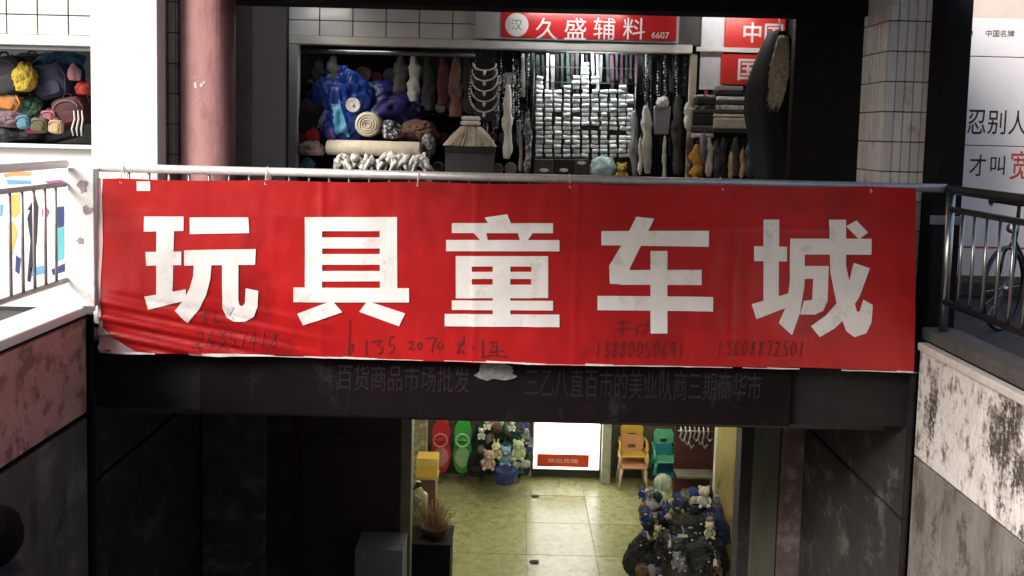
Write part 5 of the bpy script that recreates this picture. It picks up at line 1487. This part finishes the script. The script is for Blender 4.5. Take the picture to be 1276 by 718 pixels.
for i, (px, py, w, h) in enumerate([(848, 662, 14, 4), (832, 672, 4, 9), (888, 695, 5, 9), (820, 712, 6, 4)]):
    c = at(px, py, 8.55)
    t = thing('price_tag', 'white paper tag on the dark heap', 'tag', (c.x, 8.5, c.z - .02), 'white tags on the heap')
    o = MB().prism([(c.x - w * .004, c.z - h * .004), (c.x + w * .004, c.z - h * .003), (c.x + w * .0035, c.z + h * .004), (c.x - w * .003, c.z + h * .0045)], 8.44, 8.444).build('card', WHT, t)
    MB().tube([(c.x, 8.442, c.z + h * .0035), (c.x + .01, 8.46, c.z + .05), (c.x, 8.5, c.z + .08)], .0025, 5).build('string', WHT, t, True)
sm = random.Random(77)
tiny = [('blue', (.03, .06, .22)), ('white', (.55, .55, .52)), ('black', (.012, .012, .014)), ('dark green', (.02, .07, .04)), ('brown', (.12, .06, .04)), ('teal', (.04, .16, .2)), ('grey', (.2, .2, .22)), ('cream', (.5, .44, .30)), ('violet', (.09, .05, .16))]
def toy_packet(label, px, py, Y, s_, mat, seed, group):
    """small stuffed toy packet: creased pouch, flat header card and a ribbon bow"""
    c = at(px, py, Y); m_ = mpp(Y) * s_; r = random.Random(seed)
    t = thing('toy_packet', label, 'toy packet', (c.x, Y, c.z - m_), group)
    MB().ball(c, (m_ * r.uniform(.7, 1.1), m_ * .6, m_ * r.uniform(.8, 1.2)), seed, .2, 1.6, .35, 3, rot=(r.uniform(-.4, .4), r.uniform(-.6, .6), 0)).build('pouch', mat, t, True)
    B(c.x - m_ * .6, c.x + m_ * .6, Y - .004, Y + .004, c.z + m_ * .9, c.z + m_ * 1.35).build('header_card', WHT if seed % 4 == 0 else mat, t)
    MB().ball((c.x, Y - m_ * .5, c.z + m_ * .85), (m_ * .35, m_ * .15, m_ * .16), seed, .3, 2, .2, 2).build('bow', mat, t, True)
for i in range(70):
    nm_, cc = tiny[sm.randrange(len(tiny))] if sm.random() < .55 else tiny[(2, 0)[i % 5 == 0]]
    px = sm.uniform(797, 895); py = sm.uniform(612, 716); 
    dz_ = (py - 612) / 104
    if i % 3 == 0:
        plush('small %s soft toy in the heap at the entrance' % nm_, px, py, sm.uniform(15, 22), 9.05 - .62 * dz_ - sm.uniform(0, .08), fab('tiny_' + nm_.replace(' ', '_'), cc), WHT if i % 2 else GRY, seed=500 + i, ears='round' if i % 4 else 'long', group='%s soft toys in the entrance heap' % nm_)
        continue
    toy_packet('small %s toy packet in the heap at the entrance' % nm_, px, py, 9.12 - .62 * dz_ - sm.uniform(0, .08), sm.uniform(4, 8), fab('tiny_' + nm_.replace(' ', '_'), cc), 300 + i, '%s toy packets in the entrance heap' % nm_)
for i in range(46):
    nm_, cc = tiny[sm.randrange(len(tiny))] if sm.random() < .5 else tiny[(2, 3)[i % 2]]
    toy_packet('small %s toy packet in the heap beside the light box' % nm_, sm.uniform(592, 660), sm.uniform(524, 592), YW - .62 - sm.uniform(0, .15), sm.uniform(3, 6), fab('tiny_' + nm_.replace(' ', '_'), cc), 400 + i, '%s toy packets beside the light box' % nm_)
# bundle of small toys in a basket, dark cabinet, grey carton left of the lit opening
Yc = 8.0
p = rect(498, 676, 560, 800, Yc)
t = thing('cabinet', 'dark brown cabinet under the basket of twigs', 'cabinet', ((p[0] + p[1]) / 2, Yc + .2, FL))
B(p[0], p[1], Yc, Yc + .4, FL + .05, p[3] - .02).build('body', dark_brown, t, bevel=.006)
B(p[0] - .012, p[1] + .012, Yc - .012, Yc + .412, p[3] - .019, p[3]).build('top', dark_brown, t, bevel=.004)
B(p[0] + .02, p[1] - .02, Yc + .02, Yc + .38, FL, FL + .049).build('plinth', black_paint, t)
c = at(542, 650, Yc + .2)
t = thing('twig_basket', 'bristling bundle of tan twigs in a basket on the dark cabinet', 'basket', (c.x, Yc + .2, p[3]))
MB().lathe([(.10, p[3] + .001), (.14, p[3] + .09), (.145, p[3] + .1), (.13, p[3] + .1), (.09, p[3] + .02)], (c.x, Yc + .2, 0), 'Z', 20).build('bowl', BRN, t, True)
tw2 = random.Random(9); mb = MB()
for k in range(160):
    a = tw2.uniform(0, 6.283); r_ = tw2.uniform(.02, .2); z0 = p[3] + .08
    e = Vector((c.x + math.cos(a) * r_ * 1.1, Yc + .2 + math.sin(a) * r_, z0 + tw2.uniform(.05, .26) * (1.2 - r_ * 2)))
    mb.tube([(c.x + math.cos(a) * .05, Yc + .2 + math.sin(a) * .05, z0 - .03), e], [.004, .003], 4)
    if k % 3 == 0: mb.ball(e, (.010, .010, .010), k, .2, 2, 0, 1)
q = mb.build('twigs', fab('twig', (.42, .30, .17), var=.5), t); q['kind'] = 'stuff'
bag('bag', 'pale lime bag leaning behind the twig basket', 'bag', 521, 632, 11, 26, Yc + .35, fab('limewhite', (.50, .52, .32)), 95, handle='neck')
# toy windmill on a stick beside it
c = at(512, 612, Yc + .1)
t = thing('pinwheel', 'white and brown pinwheel on a stick beside the lime bag', 'toy', (c.x, Yc + .1, p[3]))
MB().tube([(c.x + .05, Yc + .12, p[3]), (c.x, Yc + .1, c.z)], .006, 6).build('stick', TAN, t, True)
for k in range(4):
    a = k * 1.571 + .5
    d = Vector((math.cos(a), 0, math.sin(a))); n_ = Vector((-math.sin(a), 0, math.cos(a)))
    q0 = Vector((c.x, Yc + .085, c.z))
    MB().add([q0, q0 + d * .16, q0 + d * .11 + n_ * .07 + Vector((0, -.03, 0)), q0 + Vector((0, .004, 0)), q0 + d * .16 + Vector((0, .004, 0)), q0 + d * .11 + n_ * .07 + Vector((0, -.026, 0))],
             [(0, 1, 2), (3, 5, 4), (0, 3, 4, 1), (1, 4, 5, 2), (2, 5, 3, 0)]).build('blade', WHT if k % 2 else BRN, t)
p = rect(446, 671, 504, 800, 7.3)
t = thing('grey_carton', 'plain grey carton standing before the dark door leaf', 'carton', ((p[0] + p[1]) / 2, 7.3, FL))
B(p[0], p[1], 7.12, 7.45, FL + .003, p[3] - .01).build('body', M('carton_grey', (.13, .14, .16), .7, var=.1), t, bevel=.005)
for q in (0, 1): B(p[0] + q * (p[1] - p[0]) / 2 + .002, p[0] + (q + 1) * (p[1] - p[0]) / 2 - .002, 7.118, 7.452, p[3] - .009, p[3]).build('flap', MATS['carton_grey'], t)
# small litter on the basement floor
for i, (px, py, lab) in enumerate([(667, 619, 'small dark scrap lying on the bright floor before the light box'), (666, 701, 'small dark scrap lying nearer the entrance')]):
    c = at(px, py, Z=FL)
    tag(MB().ball((c.x, c.y, FL + .012), (.05, .03, .008), i, .3, 2, .3, 2).build('litter', DGR, None, True), lab, 'litter')

# ------------------------------------------------------------------ person going down the stairs (only the head shows)
def person():
    Yp = 3.55; hp = at(-8, 672, Yp)
    k = min(n_st - 1, int((Yp - .30) / .295)); zst = -(k + 1) * (3.4 / (n_st + 1))
    hr_ = .115; top = at(-20, 636, Yp).z
    H = top - zst
    x = hp.x; y = Yp
    t = thing('person', 'person with short black hair in a dark top with orange collar on the stairs', 'person', (x, y, zst))
    def V(a, b, c): return Vector((x + a, y + b, zst + c * H))
    # one continuous body: skinned skeleton
    joints = [V(0,0,.52), V(0,0,.60), V(0,.01,.72), V(0,.01,.81), V(0,.0,.86), V(0,-.0,.90), V(0,.01,.94),
              V(.17,.0,.80), V(.23,-.02,.64), V(.22,.06,.50), V(.22,.10,.45), V(-.17,.0,.80), V(-.23,.02,.64), V(-.22,.12,.50), V(-.22,.16,.45),
              V(.09,0,.48), V(.10,.10,.27), V(.10,.02,.05), V(.10,.12,.02), V(-.09,0,.48), V(-.10,.02,.27), V(-.10,-.06,.05), V(-.10,.06,.02)]
    rs = [.14,.13,.15,.10,.06,.075,.07, .07,.052,.04,.04,.07,.052,.04,.04, .09,.065,.045,.035,.09,.065,.045,.035]
    ed = [(0,1),(1,2),(2,3),(3,4),(4,5),(5,6),(3,7),(7,8),(8,9),(9,10),(3,11),(11,12),(12,13),(13,14),(0,15),(15,16),(16,17),(17,18),(0,19),(19,20),(20,21),(21,22)]
    me = bpy.data.meshes.new('body'); me.from_pydata([j - t.location for j in joints], ed, [])
    o = bpy.data.objects.new('body', me); COL.objects.link(o); o.parent = t
    sk = o.modifiers.new('skin', 'SKIN')
    for v, r_ in zip(me.skin_vertices[0].data, rs): v.radius = (r_, r_ * .85)
    me.skin_vertices[0].data[0].use_root = True
    o.modifiers.new('sub', 'SUBSURF').levels = 2; o.modifiers['sub'].render_levels = 2
    me.materials.append(fab('dark_top', (.02, .018, .025)))
    hc = V(0, .0, 1.0) - Vector((0, 0, .125))
    MB().ball(hc + Vector((0, .02, -.02)), (.078, .098, .112), 3, .02).build('head', fab('skin', (.42, .26, .18), .5), t, True)
    MB().ball(hc + Vector((0, -.012, .012)), (.118, .125, .135), 5, .05, 3, .06, 4).build('hair', M('hair_black', (.005, .004, .005), .8, spec=.1, var=.4, scale=40, aniso=(1, 1, .2)), t, True)
    for s_ in (-1, 1): MB().ball(hc + Vector((.083 * s_, .02, -.03)), (.012, .022, .032), 1, .1).build('ear', fab('skin', (.42, .26, .18)), t, True)
    MB().ball(hc + Vector((0, .118, -.025)), (.014, .018, .02), 1, .1).build('nose', fab('skin', (.42, .26, .18)), t, True)
    MB().lathe([(.075, 0), (.085, .02), (.07, .045), (.06, .04)], hc + Vector((0, -.005, -.165)), 'Z', 20).build('collar', fab('collar_orange', (.6, .24, .05)), t, True)
    for s_ in (-1, 1):
        for f_ in range(4):
            b0 = V(.22 * s_ + (f_ - 1.5) * .004, (.11 if s_ > 0 else .17) + (f_ - 1.5) * .02, .44)
            MB().tube([b0, b0 + Vector((0, .005, -.045)), b0 + Vector((-.012 * s_, .008, -.08 + abs(f_ - 1.5) * .006))], [.010, .009, .007], 7).build('finger', fab('skin', (.42, .26, .18)), o, True)
        b0 = V(.21 * s_, .14 if s_ > 0 else .2, .45)
        MB().tube([b0, b0 + Vector((-.01 * s_, .025, -.025)), b0 + Vector((-.012 * s_, .03, -.055))], [.011, .010, .008], 7).build('thumb', fab('skin', (.42, .26, .18)), o, True)
person()
